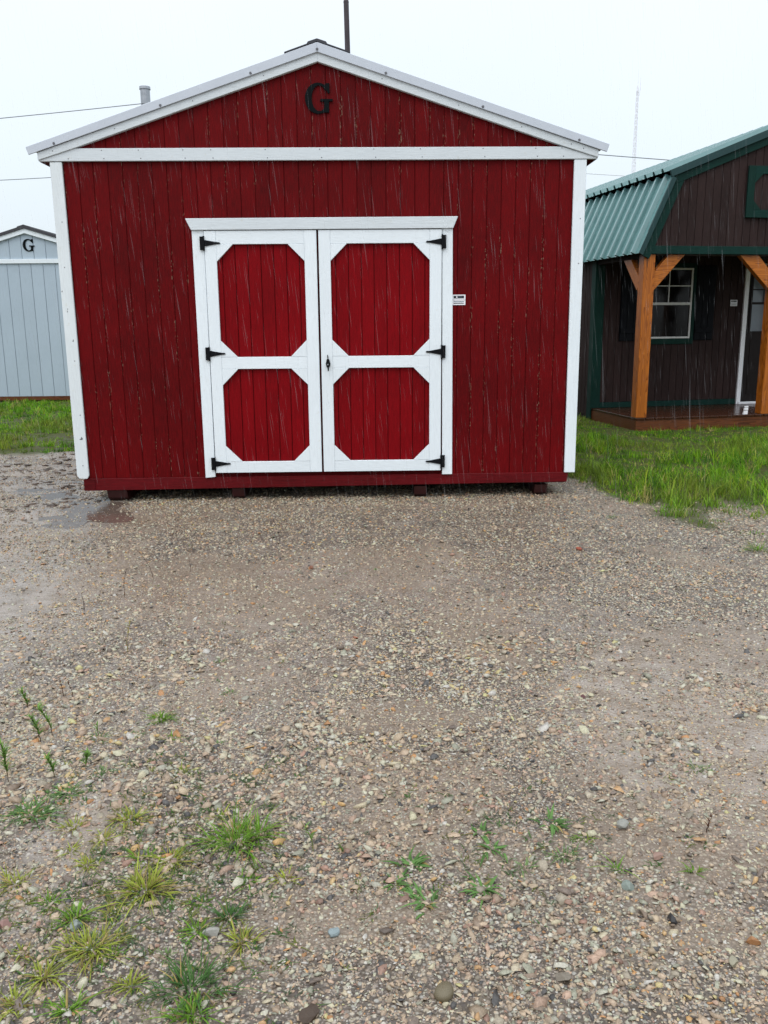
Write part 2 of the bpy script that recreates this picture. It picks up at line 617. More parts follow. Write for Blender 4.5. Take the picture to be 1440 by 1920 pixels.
def ground_material():
    n = NT('wet_gravelly_mud')
    pos = n.n('ShaderNodeNewGeometry').outputs['Position']
    lawn = n.n('ShaderNodeAttribute', attribute_name='lawn').outputs['Fac']
    wet = n.n('ShaderNodeAttribute', attribute_name='wet').outputs['Fac']  # lowers roughness and also places the painted pale sheen
    bare = n.n('ShaderNodeAttribute', attribute_name='bare').outputs['Fac']
    big = n.noise(.9, 5, .6, pos)
    mid = n.noise(7, 5, .65, pos)
    fine = n.noise(60, 4, .7, pos)
    grit_d = n.vor(150, vec=pos)
    grit_c = n.vor(150, out='Color', vec=pos)
    grit2_c = n.vor(78, out='Color', vec=pos)
    grit2_d = n.vor(78, vec=pos)
    sepc = n.n('ShaderNodeSeparateColor')
    n.set(sepc.inputs[0], grit_c)
    sep2 = n.n('ShaderNodeSeparateColor')
    n.set(sep2.inputs[0], grit2_c)
    mud = n.mix(n.rng(big, .35, .65), (.260, .205, .140), (.235, .195, .148))
    mud = n.mix(n.rng(mid, .35, .7, 0, .5), mud, (.25, .205, .145))
    # little grains of many colours
    r1 = n.n('ShaderNodeValToRGB')
    r1.color_ramp.interpolation = 'CONSTANT'
    cols = [(0, (.065, .050, .046)), (.16, (.23, .185, .15)), (.34, (.15, .12, .10)), (.5, (.31, .27, .23)), (.66, (.20, .165, .145)), (.8, (.26, .20, .15)), (.92, (.40, .38, .34))]
    r1.color_ramp.elements[0].color = (*cols[0][1], 1)
    r1.color_ramp.elements[1].position = cols[1][0]
    r1.color_ramp.elements[1].color = (*cols[1][1], 1)
    for p_, c_ in cols[2:]:
        e_ = r1.color_ramp.elements.new(p_)
        e_.color = (*c_, 1)
    n.set(r1.inputs[0], sepc.outputs[0])
    r2 = n.n('ShaderNodeMix', data_type='RGBA')
    crev = n.mix(n.rng(mid, .3, .7), (.034, .025, .017), (.075, .055, .038))
    grains = n.mix(n.rng(grit_d, .33, .62, 0, 1), r1.outputs[0], crev)
    r3 = n.n('ShaderNodeValToRGB')
    r3.color_ramp.interpolation = 'CONSTANT'
    for kk, (p_, c_) in enumerate([(0, (.055, .043, .036)), (.22, (.24, .195, .155)), (.42, (.36, .315, .25)), (.58, (.17, .14, .115)), (.72, (.27, .255, .225)), (.9, (.46, .43, .37))]):
        e_ = r3.color_ramp.elements[kk] if kk < 2 else r3.color_ramp.elements.new(p_)
        e_.position = p_
        e_.color = (*c_, 1)
    n.set(r3.inputs[0], sep2.outputs[0])
    coarse = n.mix(n.rng(grit2_d, .30, .55, 0, 1), r3.outputs[0], crev)
    grains = n.mix(n.rng(sep2.outputs[2], .35, .40, 0, .9), grains, coarse)
    gm = n.rng(n.math('ADD', n.noise(2.6, 5, .7, pos), n.math('MULTIPLY', sep2.outputs[1], .25)), .38, .58, .5, 1.0)
    gm = n.math('MULTIPLY', gm, n.rng(bare, 0, 1, 1, .6))
    colr = n.mix(gm, mud, grains)
    colr = n.mix(n.rng(bare, 0, 1, 0, .40), colr, n.mix(n.rng(mid, .3, .7), (.20, .132, .088), (.155, .112, .085)))
    colr = n.mix(n.rng(wet, 0, 1, 0, .65), colr, n.mix(n.rng(mid, .35, .6), (.31, .27, .24), (.18, .142, .110)))  # pale sky sheen on wet mud, painted into the base colour
    soil = n.mix(n.rng(mid, .3, .7), (.038, .060, .012), (.072, .062, .028))
    colr = n.mix(lawn, colr, soil)
    rough = n.rng(n.noise(2.1, 5, .65, pos), .38, .62, .30, .62)
    rough = n.math('SUBTRACT', rough, n.math('MULTIPLY', wet, .28))
    rough = n.math('MAXIMUM', n.math('ADD', rough, n.math('MULTIPLY', lawn, .3)), .12)
    h = n.math('ADD', n.math('MULTIPLY', n.math('SUBTRACT', .5, grit_d), n.rng(wet, 0, 1, .45, .15)),
               n.math('ADD', n.math('MULTIPLY', n.math('SUBTRACT', .5, grit2_d), .7), n.math('MULTIPLY', fine, .5)))
    b = n.bump(h, .55, .006)
    b = n.bump(mid, .4, .02, b)
    p = n.principled(Base_Color=colr, Roughness=rough, Normal=b)
    n.set(p.inputs['Specular IOR Level'], n.rng(lawn, 0, 1, .45, .06))
    return n.done(p)


def bare_mask(x, y):
    """places where brown mud shows and few stones lie"""
    v = fbm(x, y, 1.1, 21, 4)
    b = sstep(.60, .68, v) * .8
    for cx, cy, rx, ry in ((-1.5, -.75, .8, .45), (-2.5, -1.6, .7, 1.3), (-1.35, -2.2, .25, .9), (1.9, -3.6, .5, .35), (.45, -4.2, .32, .16), (.15, -2.3, .9, .35), (-.75, -2.4, .45, .6), (.9, -3.3, .25, .6), (-.9, -.2, 1.0, .18), (.4, -.35, 1.6, .15),
                           (.25, -5.35, .28, .12), (1.2, -5.45, .16, .10), (-.45, -4.95, .10, .30), (2.6, -.45, .5, .3)):
        d = ((x - cx) / rx) ** 2 + ((y - cy) / ry) ** 2
        b = np.maximum(b, sstep(1.25, .45, d + (fbm(x, y, 6, 3, 3) - .5) * 1.4) * .75)
    return b


wet_sheen = np.clip(sstep(0, .35, pud(X, Y) + (fbm(X, Y, 3, 31, 3) - .5) * .35)  # mask for wetness and its painted sheen
               + sstep(-1.2, -2.1, X + .25 * (Y + 2)) * .75 + sstep(.56, .66, fbm(X, Y, .8, 41, 3)) * .5
               + .9 * sstep(1.2, .3, ((X - 1.55) / .55) ** 2 + ((Y + 4.25) / .8) ** 2 + (fbm(X, Y, 4, 33, 3) - .5) * 1.5)
               + .8 * sstep(1.2, .3, ((X + .55) / .12) ** 2 + ((Y + 4.95) / .6) ** 2 + (fbm(X, Y, 5, 34, 3) - .5) * 1.5), 0, 1)
gme = np_mesh('ground', co, quads, 4, ground_material(), smooth=True,
              attrs={'lawn': lawn_mask(X, Y), 'wet': wet_sheen, 'bare': bare_mask(X, Y)})
ground = link('ground', gme)
tag(ground, kind='structure')

# standing rain water in the low spots
n = NT('rain_water')
pos = n.n('ShaderNodeNewGeometry').outputs['Position']
rp = n.vor(16, vec=pos)
rip = n.math('SINE', n.math('MULTIPLY', rp, 55))
hh = n.math('ADD', n.math('MULTIPLY', rip, n.rng(rp, .05, .4, .35, 0)), n.noise(30, 3, .5, pos))
p = n.principled(Base_Color=(.115, .085, .068), Roughness=.05, Normal=n.bump(hh, .18, .006))
p.inputs['Specular IOR Level'].default_value = .8
M['water'] = n.done(p)
for ip, (cx, cy, rx, ry, a) in enumerate(PUDDLES):
    wz = -.0055 - .0006 * ip
    V = [(cx, cy, wz)]
    N = 40
    for i in range(N):
        t = 2 * math.pi * i / N
        k = .75 + .22 * math.sin(3 * t + cx * 5) + .12 * math.sin(5 * t + cy)
        u, v = rx * k * math.cos(t), ry * k * math.sin(t)
        V.append((cx + u * math.cos(a) - v * math.sin(a), cy + u * math.sin(a) + v * math.cos(a), wz))
    F = [(0, i + 1, (i + 1) % N + 1) for i in range(N)]
    o = link('puddle', mesh_from('puddle', V, F, M['water']))
    tag(o, kind='structure')

# ------------------------------------------------------------------ RED SHED
shed = empty('red_shed', (0, 0, 0), 0, 'large red shed with white trim and closed double doors, letter G on its gable', 'shed')
SL = .3215
APX = 3.605


def roofz(x, off=0.0):
    return APX - off - SL * abs(x)


DEPTH = 6.4
PITCH = .1166
# backing sheets (grooves show them)
P('wall_panel', [(-2.07, .205), (2.07, .205), (2.07, 2.80), (-2.07, 2.80)], .0045, .03, M['red_groove'], shed, 0)
P('gable_panel', [(-2.07, 2.80), (2.07, 2.80), (0, roofz(0, .10))], -.0035, .03, M['red_groove'], shed, 0)
HDR = 2.30
boards('siding_board', -2.045, -1.04, .205, lambda x: 2.755, PITCH, 0, .012, M['red'], shed, phase=PITCH / 2)
boards('siding_board', 1.06, 2.045, .205, lambda x: 2.755, PITCH, 0, .012, M['red'], shed, phase=PITCH / 2)
boards('siding_board', -1.04, 1.06, 2.24, lambda x: 2.755, PITCH, 0, .012, M['red'], shed, phase=PITCH / 2)
boards('gable_board', -1.95, 1.95, 2.845, lambda x: roofz(x, .125), PITCH, -.008, .012, M['red'], shed, brk=(0,), phase=PITCH / 2)
# side and back walls, with grooves
for s in (-1, 1):
    V, F = [], []
    y = .03
    xs = s * 2.07
    prof = []
    while y < DEPTH:
        prof += [(y, 0), (y + PITCH - .014, 0), (y + PITCH - .012, .008), (y + PITCH - .002, .008)]
        y += PITCH
    for (yy, d) in prof:
        V += [(xs - s * d, yy, .205), (xs - s * d, yy, 2.80)]
    for i in range(len(prof) - 1):
        a = i * 2
        F.append((a, a + 1, a + 3, a + 2) if s < 0 else (a, a + 2, a + 3, a + 1))
    link('side_wall', mesh_from('side_wall', V, F, M['red']), shed)
    B('soffit', min(s * 2.078, s * 2.222), max(s * 2.078, s * 2.222), .004, DEPTH, 2.757, 2.80, M['red_groove'], shed, 0)
P('back_wall', [(-2.07, .205), (2.07, .205), (2.07, 2.80), (0, roofz(0, .12)), (-2.07, 2.80)], DEPTH - .03, DEPTH, M['red'], shed, 0)
B('floor', -2.06, 2.06, .02, DEPTH - .04, .118, .20, M['dark_void'], shed, 0)
# rim board: front face slopes a little, as the photo shows
P('rim_board', [(-2.082, .098), (2.075, .128), (2.086, .212), (-2.078, .204)], -.012, .018, M['red_rim'], shed, .003)
B('rim_board', -2.086, -1.992, -.018, -.0125, .100, .200, M['red_rim'], shed, 0)
for s in (-1, 1):
    xa, xb = sorted((s * 2.05, s * 2.075))
    B('rim_board', xa, xb, .02, DEPTH, .12, .202, M['red_rim'], shed, .002)
for xa, xb in ((-1.905, -1.735), (-.829, -.723), (.752, .859), (1.803, 1.91)):
    zt = .1
    o = MB()
    o.V += [(xa, .012, zt), (xb, .012, zt), (xb, .035, .028), (xa, .035, .028), (xa + .01, .13, -.04), (xb - .01, .13, -.04),
            (xa, DEPTH, zt), (xb, DEPTH, zt), (xa + .01, DEPTH, -.04), (xb - .01, DEPTH, -.04)]
    o.F += [(0, 3, 2, 1), (3, 4, 5, 2), (0, 1, 7, 6), (4, 8, 9, 5), (6, 7, 9, 8), (0, 6, 8, 4, 3), (1, 2, 5, 9, 7)]
    o.build('skid', M['skid'], shed)

# trim
P('corner_trim', [(-2.137, .232), (-2.118, .207), (-2.052, .205), (-2.036, .232), (-2.042, 2.752), (-2.137, 2.752)], -.026, -.004, M['old_white_z'], shed, .003)
P('corner_trim', [(2.048, .212), (2.139, .212), (2.135, 2.752), (2.035, 2.752)], -.026, -.004, M['white_z'], shed, .003)
for s in (-1, 1):
    xa, xb = sorted((s * 2.078, s * 2.110))
    B('corner_trim', xa, xb, -.003, .09, .212, 2.755, M['white_z'], shed, .002)
P('frieze_board', [(-2.22, 2.757), (2.22, 2.754), (2.22, 2.765), (1.93, 2.848), (-1.93, 2.852), (-2.22, 2.765)], -.032, -.004, M['old_white_x'], shed, .003)
for s in (-1, 1):
    a, b = s * 2.222, 0.0
    P('rake_board', [(b, roofz(0, .134)), (a * .855, roofz(a * .855, .134)), (a, 2.757 + .006), (a, roofz(a, .070)), (b, roofz(0, .064))], -.044, -.006, M['old_white_x'], shed, .003)
    # metal edge with folded lip
    fl = MB()
    fl.prism([(0, roofz(0, .069)), (s * 2.285, roofz(2.285, .069)), (s * 2.303, roofz(2.303, .006)), (0, roofz(0, 0))], -.060, -.046)
    fl.prism([(0, roofz(0, .006)), (s * 2.303, roofz(2.303, .010)), (s * 2.303, roofz(2.303, .0)), (0, roofz(0, -.004))], -.0455, .10)
    fl.build('roof_flashing', M['white_metal'], shed, .002)
    # roofing sheet with ribs
    V, F = [], []
    yy, prof = .0, []
    while yy < DEPTH + .1:
        prof += [(yy, 0), (yy + .20, 0), (yy + .22, .02), (yy + .25, .02), (yy + .27, 0)]
        yy += .27
    for (y_, d) in prof:
        V += [(0, y_, roofz(0, .018) + d), (s * 2.29, y_, roofz(2.29, .018) + d)]
    for i in range(len(prof) - 1):
        a = 2 * i
        F.append((a, a + 1, a + 3, a + 2) if s > 0 else (a, a + 2, a + 3, a + 1))
    V0 = len(V)
    link('roof_sheet', mesh_from('roof_sheet', V, F, M['white_metal']), shed)
    P('roof_deck', [(0, roofz(0, .05)), (s * 2.22, roofz(2.22, .05)), (s * 2.22, roofz(2.22, .075)), (0, roofz(0, .09))], .0, DEPTH, M['dark_void'], shed, 0)
    P('ridge_cap', [(0, roofz(0, -.026)), (s * .07, roofz(.07, -.027)), (s * .080, roofz(.085, -.016)), (s * .252, roofz(.258, -.015)), (s * .256, roofz(.262, -.007)), (0, roofz(0, -.006))], -.058, DEPTH + .1, M['ridge'], shed, 0)
# screws of the metal edge, nails of the boards (share one mesh each)
sm = MB()
sm.tube((0, -.006, 0), (0, 0, 0), .009, .011, 6)
screw_me = mesh_from('screw', sm.V, sm.F, M['screw'])
nm = MB()
nm.tube((0, -.0015, 0), (0, 0, 0), .0045, .0045, 5)
nail_me = mesh_from('nail', nm.V, nm.F, M['screw'])


def put(me, name, x, y, z, parent=None):
    o = link(name, me, parent or shed)
    o.location = (x, y, z)
    return o


for x in (-2.08, -1.23, -.52, .53, 1.29, 2.06):
    put(screw_me, 'screw', x, -.060, roofz(x, .052))
put(screw_me, 'screw', 0, -.061, roofz(0, .05))
for x in (-2.0, -1.72, -1.43, -1.08, -.86, -.43, .0, .43, .80, 1.30, 1.72, 1.93):
    put(nail_me, 'nail', x, -.032, 2.836)
    put(nail_me, 'nail', x + .015, -.032, 2.775)
for x in (-2.1, -1.6, -.98, -.42, .5, 1.1, 1.6, 2.0, 2.1):
    put(nail_me, 'nail', x, -.044, roofz(x, .098))
for z in (.32, .75, 1.2, 1.62, 1.95, 2.3):
    put(nail_me, 'nail', -2.085 + rnd.uniform(-.02, .02), -.026, z)
    if z > 1.7: put(nail_me, 'nail', 2.1, -.026, z)
for x, z, w, h in ((-2.075, .55, .030, .018), (-2.072, 1.365, .012, .014), (-2.098, 1.60, .010, .010), (-2.128, 1.76, .012, .010)):
    c = MB()
    c.prism([(x - w / 2, z - h * .4), (x + w * .3, z - h / 2), (x + w / 2, z + h * .1), (x + w * .15, z + h), (x, z + h * .2)], -.0272, -.0262)
    c.build('paint_chip', M['screw'], shed)

# doors -------------------------------------------------------------
P('door_header', [(-1.048, 2.229), (1.066, 2.231), (1.104, 2.322), (-1.091, 2.319)], -.050, -.012, M['old_white_x'], shed, .003)
P('door_jamb', [(-1.041, .202), (-.957, .210), (-.951, 2.2275), (-1.046, 2.2275)], -.030, -.002, M['white_z'], shed, .002)
P('door_jamb', [(.990, .209), (1.076, .209), (1.064, 2.2295), (.979, 2.2295)], -.030, -.002, M['white_z'], shed, .002)
B('door_backing', -.97, .99, .001, .011, .22, 2.25, M['red_groove'], shed, 0)


def leaf(x0, x1, hinge):
    d = MB().box(x0 + .003, x1 - .003, -.006, .0005, .25, 2.222).build('door', M['red_groove'], shed)
    boards('door_board', x0 + .01, x1 - .01, .26, lambda x: 2.21, .1045, -.0105, -.0062, M['red_door'], d, gap=.006, phase=x0 + .03)
    yf, yb = -.040, -.015
    so, si = x0, x1
    lw = .094 if hinge == 'L' else .095
    rw = .100 if hinge == 'L' else .098
    g = .0007
    # upright stiles between the rails
    zt, zb = 2.224, .246
    xl, xr = x0 + lw, x1 - rw
    MB().prism([(x0, zb), (xl - g, zb), (xl - g, zt), (x0, zt)], yf, yb).build('stile', M['white_z'], d, .002)
    MB().prism([(xr + g, zb), (x1, zb), (x1, zt), (xr + g, zt)], yf, yb).build('stile', M['white_z'], d, .002)
    rails = ((zb, .340), (1.122, 1.220), (2.119, zt))
    for a, b in rails:
        MB().box(xl, xr, yf + .0008, yb, a, b).build('rail', M['white_x'], d, .002)
    for (lo, hi) in ((.340, 1.122), (1.220, 2.119)):
        for sx, xx in ((1, xl), (-1, xr)):
            c = .134
            MB().prism([(xx, lo + g), (xx + sx * c, lo + g), (xx, lo + c)], yf - .0006, yb).build('gusset', M['white_z'], d, .0015)
            MB().prism([(xx, hi - g), (xx + sx * c, hi - g), (xx, hi - c)], yf - .0006, yb).build('gusset', M['white_z'], d, .0015)
    # strap hinges
    for zc in (.325, 1.249, 2.128):
        h = MB()
        if hinge == 'L':
            sx, xx = 1, x0 - .003
        else:
            sx, xx = -1, x1 + .003
        h.box(*sorted((xx - sx * .032, xx - sx * .002)), -.048, -.031, zc - .052, zc + .052)
        h.prism([(xx + sx * .001, zc - .026), (xx + sx * .100, zc - .008), (xx + sx * .125, zc - .007), (xx + sx * .133, zc),
                 (xx + sx * .125, zc + .007), (xx + sx * .100, zc + .008), (xx + sx * .001, zc + .026)], -.0475, -.0411)
        h.tube((xx, -.049, zc - .060), (xx, -.049, zc + .056), .007, n=8)
        for q in (.03, .07, .11):
            h.tube((xx + sx * q, -.0505, zc), (xx + sx * q, -.0470, zc), .0035, n=6)
        h.build('hinge', M['black'], d)
    return d


leaf(-.948, -.043, 'L')
dr = leaf(-.026, .975, 'R')
hb = MB()
hx, hz = .030, 1.158
hb.prism([(hx, hz + .050), (hx - .012, hz + .030), (hx - .019, hz), (hx - .012, hz - .026), (hx, hz - .036), (hx + .014, hz - .024), (hx + .020, hz), (hx + .012, hz + .030)], -.052, -.042)
hb.tube((hx, -.075, hz), (hx, -.052, hz), .008, n=8)
hb.prism([(hx - .007, hz + .010), (hx + .007, hz + .010), (hx + .008, hz - .055), (hx - .002, hz - .062)], -.086, -.074)
hb.tube((hx, -.060, hz + .050), (hx - .002, -.060, hz + .074), .006, .004, 8)
hb.build('door_handle', M['black'], dr, .001)
kh = MB()
kh.tube((hx, -.0885, hz - .004), (hx, -.0862, hz - .004), .006, n=8)
kh.build('keyhole', M['galv'], dr)
# the letter on the gable
letter_G(shed, -.002, 3.100, .226, -.0095, M['letter'])

# notice beside the doors


def notice(loc, rz, label, w=.107, h=.083):
    r = empty('info_sign', loc, rz, label, 'sign')
    B('plate', 0, w, -.004, 0, h * .50, h, M['plate'], r, 0)
    B('plate', 0, w, -.004, 0, 0, h * .46, M['plate'], r, 0)
    B('black_band', w * .08, w * .89, -.0050, -.0042, h * .64, h * .90, M['ink'], r, 0)
    d = MB()
    cx, cz = w * .33, h * .77
    d.prism([(cx + .0062 * math.cos(t * math.pi / 5), cz + .0062 * math.sin(t * math.pi / 5)) for t in range(10)], -.0056, -.0052)
    d.build('dot', M['plate'], r)
    t = MB()
    for i in range(5):
        t.box(w * (.46 + i * .055), w * (.49 + i * .055), -.0056, -.0052, h * .75, h * (.80 if i % 2 else .83))
    t.build('print', M['greyink'], r)
    for z in (.29, .13):
        B('text_line', w * .08, w * .89, -.0050, -.0042, h * z, h * (z + .075), M['ink'] if z < .2 else M['greyink'], r, 0)
    return r


notice((1.069, -.001, 1.627), 0, 'small black and white notice screwed to the red wall right of the doors')

# ------------------------------------------------------------------ PORCH CABIN
CA = math.radians(10)
cab = empty('porch_cabin', (4.046, 4.411, 0), CA, 'dark brown cabin with green gambrel roof, timber posts and a front porch', 'cabin')
CW, CD, DK = 3.9, 8.0, 1.45
CX = CW / 2
BX, BZ, AZ = .335, 3.36, 3.98


def gam(x, off=0.0):
    x = abs(x - CX)
    d = CX - x
    if d < BX:
        return 2.355 + (d + .108) * (BZ - 2.355) / (BX + .108) - off * 2.3
    return BZ + (d - BX) * (AZ - BZ) / (CX - BX) - off


CP = .1166
P('gable_panel', [(0.02, 2.36), (CW - .02, 2.36), (CW - .02, 2.5), (CW - BX, 3.27), (CX, 3.90), (BX, 3.27), (.02, 2.5)], .012, .03, M['brown_groove'], cab, 0)
boards('gable_board', .03, CW - .03, 2.40, lambda x: gam(x, .10), CP, 0, .012, M['brown'], cab, brk=(BX, CX, CW - BX))
B('porch_header', -.02, CW + .02, -.028, -.002, 2.348, 2.452, M['green'], cab, .003)
B('porch_beam', .0, CW, .031, .14, 2.335, 2.46, M['dark_void'], cab, 0)
for xa in (0.0, CW - .1):
    B('porch_beam', xa, xa + .10, .141, DK - .01, 2.30, 2.45, M['brown'], cab, 0)
B('porch_ceiling', .02, CW - .02, .15, DK, 2.452, 2.475, M['brown'], cab, 0)
# roof: two ribbed panels a side
for s in (-1, 1):
    fx = (lambda v: v) if s < 0 else (lambda v: CW - v)

    def ribbed(name, pa, pb, y0, y1, first):
        """sheet between edge points pa (lower) and pb (upper), ribs running upslope"""
        ex, ez = pb[0] - pa[0], pb[1] - pa[1]
        L = math.hypot(ex, ez)
        nxx, nzz = -ez / L, ex / L
        prof, yy = [], y0
        prof.append((y0, 0))
        yy = y0 + first
        while yy < y1:
            prof += [(yy, 0), (yy + .012, .050), (yy + .050, .050), (yy + .068, 0), (yy + .125, 0), (yy + .131, .006), (yy + .146, .006), (yy + .152, 0)]
            yy += .232
        V, F = [], []
        for (y_, d) in prof:
            for t in (0, 1):
                x_ = pa[0] + ex * t + nxx * d
                z_ = pa[1] + ez * t + nzz * d
                V.append((fx(x_), y_, z_))
        for i in range(len(prof) - 1):
            a = 2 * i
            F.append((a, a + 1, a + 3, a + 2) if s > 0 else (a, a + 2, a + 3, a + 1))
        o = link(name, mesh_from(name, V, F, M['green_metal']), cab)
        m_ = o.modifiers.new('thick', 'SOLIDIFY')
        m_.thickness = .004
        m_.offset = 0
        return o

    ribbed('steep_roof_sheet', (-.118, 2.352), (.318, 3.335), -.055, CD, .10)
    ribbed('upper_roof_sheet', (.235, 3.375), (CX + .0, AZ + .062), -.055, CD, .10)
    # metal edge and the fascia board beneath it
    def strip(name, pts, o0, o1, y0, y1, mat):
        for (a, b) in zip(pts[:-1], pts[1:]):
            ex, ez = b[0] - a[0], b[1] - a[1]
            L = math.hypot(ex, ez)
            nx_, nz_ = ez / L, -ex / L
            poly = [(a[0] + nx_ * o0, a[1] + nz_ * o0), (b[0] + nx_ * o0, b[1] + nz_ * o0), (b[0] + nx_ * o1, b[1] + nz_ * o1), (a[0] + nx_ * o1, a[1] + nz_ * o1)]
            P(name, [(fx(q[0]), q[1]) for q in poly], y0, y1, mat, cab, .002)
    strip('roof_flashing', [(-.115, 2.355), (.305, 3.315)], -.002, .062, -.064, -.036, M['green_flash'])
    strip('roof_flashing', [(.262, 3.386), (CX, AZ + .065)], -.002, .085, -.066, -.036, M['green_flash'])
    strip('fascia_board', [(-.10, 2.352), (.36, 3.39)], .060, .165, -.030, -.003, M['green'])
    strip('fascia_board', [(.31, 3.365), (CX, AZ + .035)], .055, .150, -.034, -.002, M['green'])
    P('roof_board', [(fx(q[0]), q[1]) for q in ((-.085, 2.36), (.325, 3.30), (CX, AZ + .02), (CX, AZ - .02), (.37, 3.27), (-.04, 2.36))], .0, CD, M['dark_void'], cab, 0)
# posts and braces
PX = (0.0, 1.92, 3.735)
for i, px in enumerate(PX):
    MB().box(px, px + .160, .004, .150, .178, 2.346).build('post', M['post'], cab, .004)
    def br(p0, p1):
        MB().beam(p0, p1, .150, .088, (0, 1, 0) if abs(p0[1] - p1[1]) < .01 else (1, 0, 0)).build('brace', M['brace'], cab, .003)
    if i < 2:
        P('brace', [(px + .161, 1.87), (px + .60, 2.346), (px + .365, 2.346), (px + .161, 2.11)], .028, .118, M['brace'], cab, .003)
    if i > 0:
        P('brace', [(px - .001, 1.87), (px - .001, 2.11), (px - .225, 2.346), (px - .51, 2.346)], .028, .118, M['brace'], cab, .003)
    if i != 1:
        xx = px + .045 if i == 0 else px + .115
        br((xx, .13, 1.94), (xx, .56, 2.37))
# deck
for i in range(28):
    xa = i * .1395
    B('deck_board', xa, xa + .1335, -.018, DK, .150, .1765 + rnd.uniform(-.001, .001), M['deck'], cab, .003)
B('deck_rim_board', 0.002, CW, -.004, .034, -.01, .149, M['deck_rim'], cab, .003)
B('deck_rim_board', 0.004, .038, .036, DK, -.01, .149, M['deck_rim'], cab, .003)
B('deck_rim_board', CW - .04, CW, .036, DK, -.01, .149, M['deck_rim'], cab, .003)
# porch wall
B('wall_panel', 0, CW, DK + .012, DK + .03, .10, 2.46, M['brown_groove'], cab, 0)
for a, b, z0, z1 in ((.13, .79, .265, 2.45), (.79, 1.58, .265, 1.13), (.79, 1.58, 2.30, 2.45), (1.58, 2.445, .265, 2.45), (3.50, 3.77, .265, 2.45)):
    boards('siding_board', a, b, z0, lambda x, z1=z1: z1, CP, DK, DK + .012, M['brown'], cab)
B('base_board', .13, 2.44, DK - .018, DK + .0, .178, .262, M['green'], cab, .003)
B('corner_board', .0, .130, DK - .022, DK + .0, .178, 2.44, M['green_z'], cab, .003)
B('corner_board', -.022, -.0, DK - .022, DK + .12, .02, 2.40, M['green_z'], cab, .003)
B('corner_board', CW - .13, CW, DK - .022, DK + .0, .178, 2.44, M['green_z'], cab, .003)
for xs, s in ((0, -1), (CW, 1)):
    V, F, prof, y = [], [], [], DK + .03
    while y < CD:
        prof += [(y, 0), (y + CP - .016, 0), (y + CP - .013, .009), (y + CP - .003, .009)]
        y += CP
    for (yy, d) in prof:
        V += [(xs - s * d, yy, .06), (xs - s * d, yy, 2.60)]
    for i in range(len(prof) - 1):
        a = 2 * i
        F.append((a, a + 1, a + 3, a + 2) if s < 0 else (a, a + 2, a + 3, a + 1))
    link('side_wall', mesh_from('side_wall', V, F, M['brown']), cab)
    xa, xb = sorted((xs - s * .12, xs - s * .02))
    B('skid', xa, xb, DK, CD, -.03, .06, M['dark_void'], cab, 0)
P('back_wall', [(0, .06), (CW, .06), (CW, 2.5), (CW - BX, 3.27), (CX, 3.9), (BX, 3.27), (0, 2.5)], CD - .03, CD, M['brown'], cab, 0)
# window with frame, bars, panes, green casing and shutters
WX0, WX1, WZ0, WZ1, WM = .80, 1.575, 1.215, 2.262, 1.735
win = MB().box(WX0 - .055, WX0, DK - .022, DK + .0, 1.13, 2.33).box(WX1, WX1 + .055, DK - .022, DK + .0, 1.13, 2.33).box(WX0 - .0, WX1 + .0, DK - .022, DK, 1.13, WZ0 - .005).box(WX0, WX1, DK - .022, DK, WZ1 + .005, 2.33).build('window', M['green_z'], cab, .002)
f = MB()
yw = DK - .016
f.box(WX0, WX0 + .028, yw, DK + .005, WZ0, WZ1).box(WX1 - .028, WX1, yw, DK + .005, WZ0, WZ1)
f.box(WX0 + .028, WX1 - .028, yw, DK + .005, WZ0, WZ0 + .028).box(WX0 + .028, WX1 - .028, yw, DK + .005, WZ1 - .028, WZ1)
f.box(WX0 + .028, WX1 - .028, yw + .003, DK + .005, WM - .02, WM + .02)
f.build('window_frame', M['win_white'], win, .002)
WC = (WX0 + WX1) / 2
for a in (1,):
    B('glazing_bar', WC - .008, WC + .008, DK - .006, DK + .004, WM + .02, WZ1 - .028, M['win_white'], win, 0)
    zc = (WM + WZ1) / 2
    B('glazing_bar', WX0 + .028, WC - .008, DK - .006, DK + .004, zc - .008, zc + .008, M['win_white'], win, 0)
    B('glazing_bar', WC + .008, WX1 - .028, DK - .006, DK + .004, zc - .008, zc + .008, M['win_white'], win, 0)
B('pane', WX0 + .028, WX1 - .028, DK + .0055, DK + .009, WZ0 + .028, WM - .02, M['glass'], win, 0)
for xa, xb in ((WX0 + .028, WC - .008), (WC + .008, WX1 - .028)):
    for za, zb_ in ((WM + .02, zc - .008), (zc + .008, WZ1 - .028)):
        B('pane', xa, xb, DK + .0055, DK + .009, za, zb_, M['glass'], win, 0)
for xa in (.40, 1.635):
    sh = B('shutter', xa, xa + .32, DK - .020, DK - .002, 1.185, 2.30, M['shutter'], cab, .002)
    for k in range(3):
        B('shutter_board', xa + .004 + k * .1055, xa + .105 + k * .1055, DK - .030, DK - .0205, 1.19, 2.295, M['shutter'], sh, .002)
    for zz in (1.30, 2.12):
        B('batten', xa + .01, xa + .31, DK - .042, DK - .0305, zz, zz + .07, M['shutter'], sh, .002)
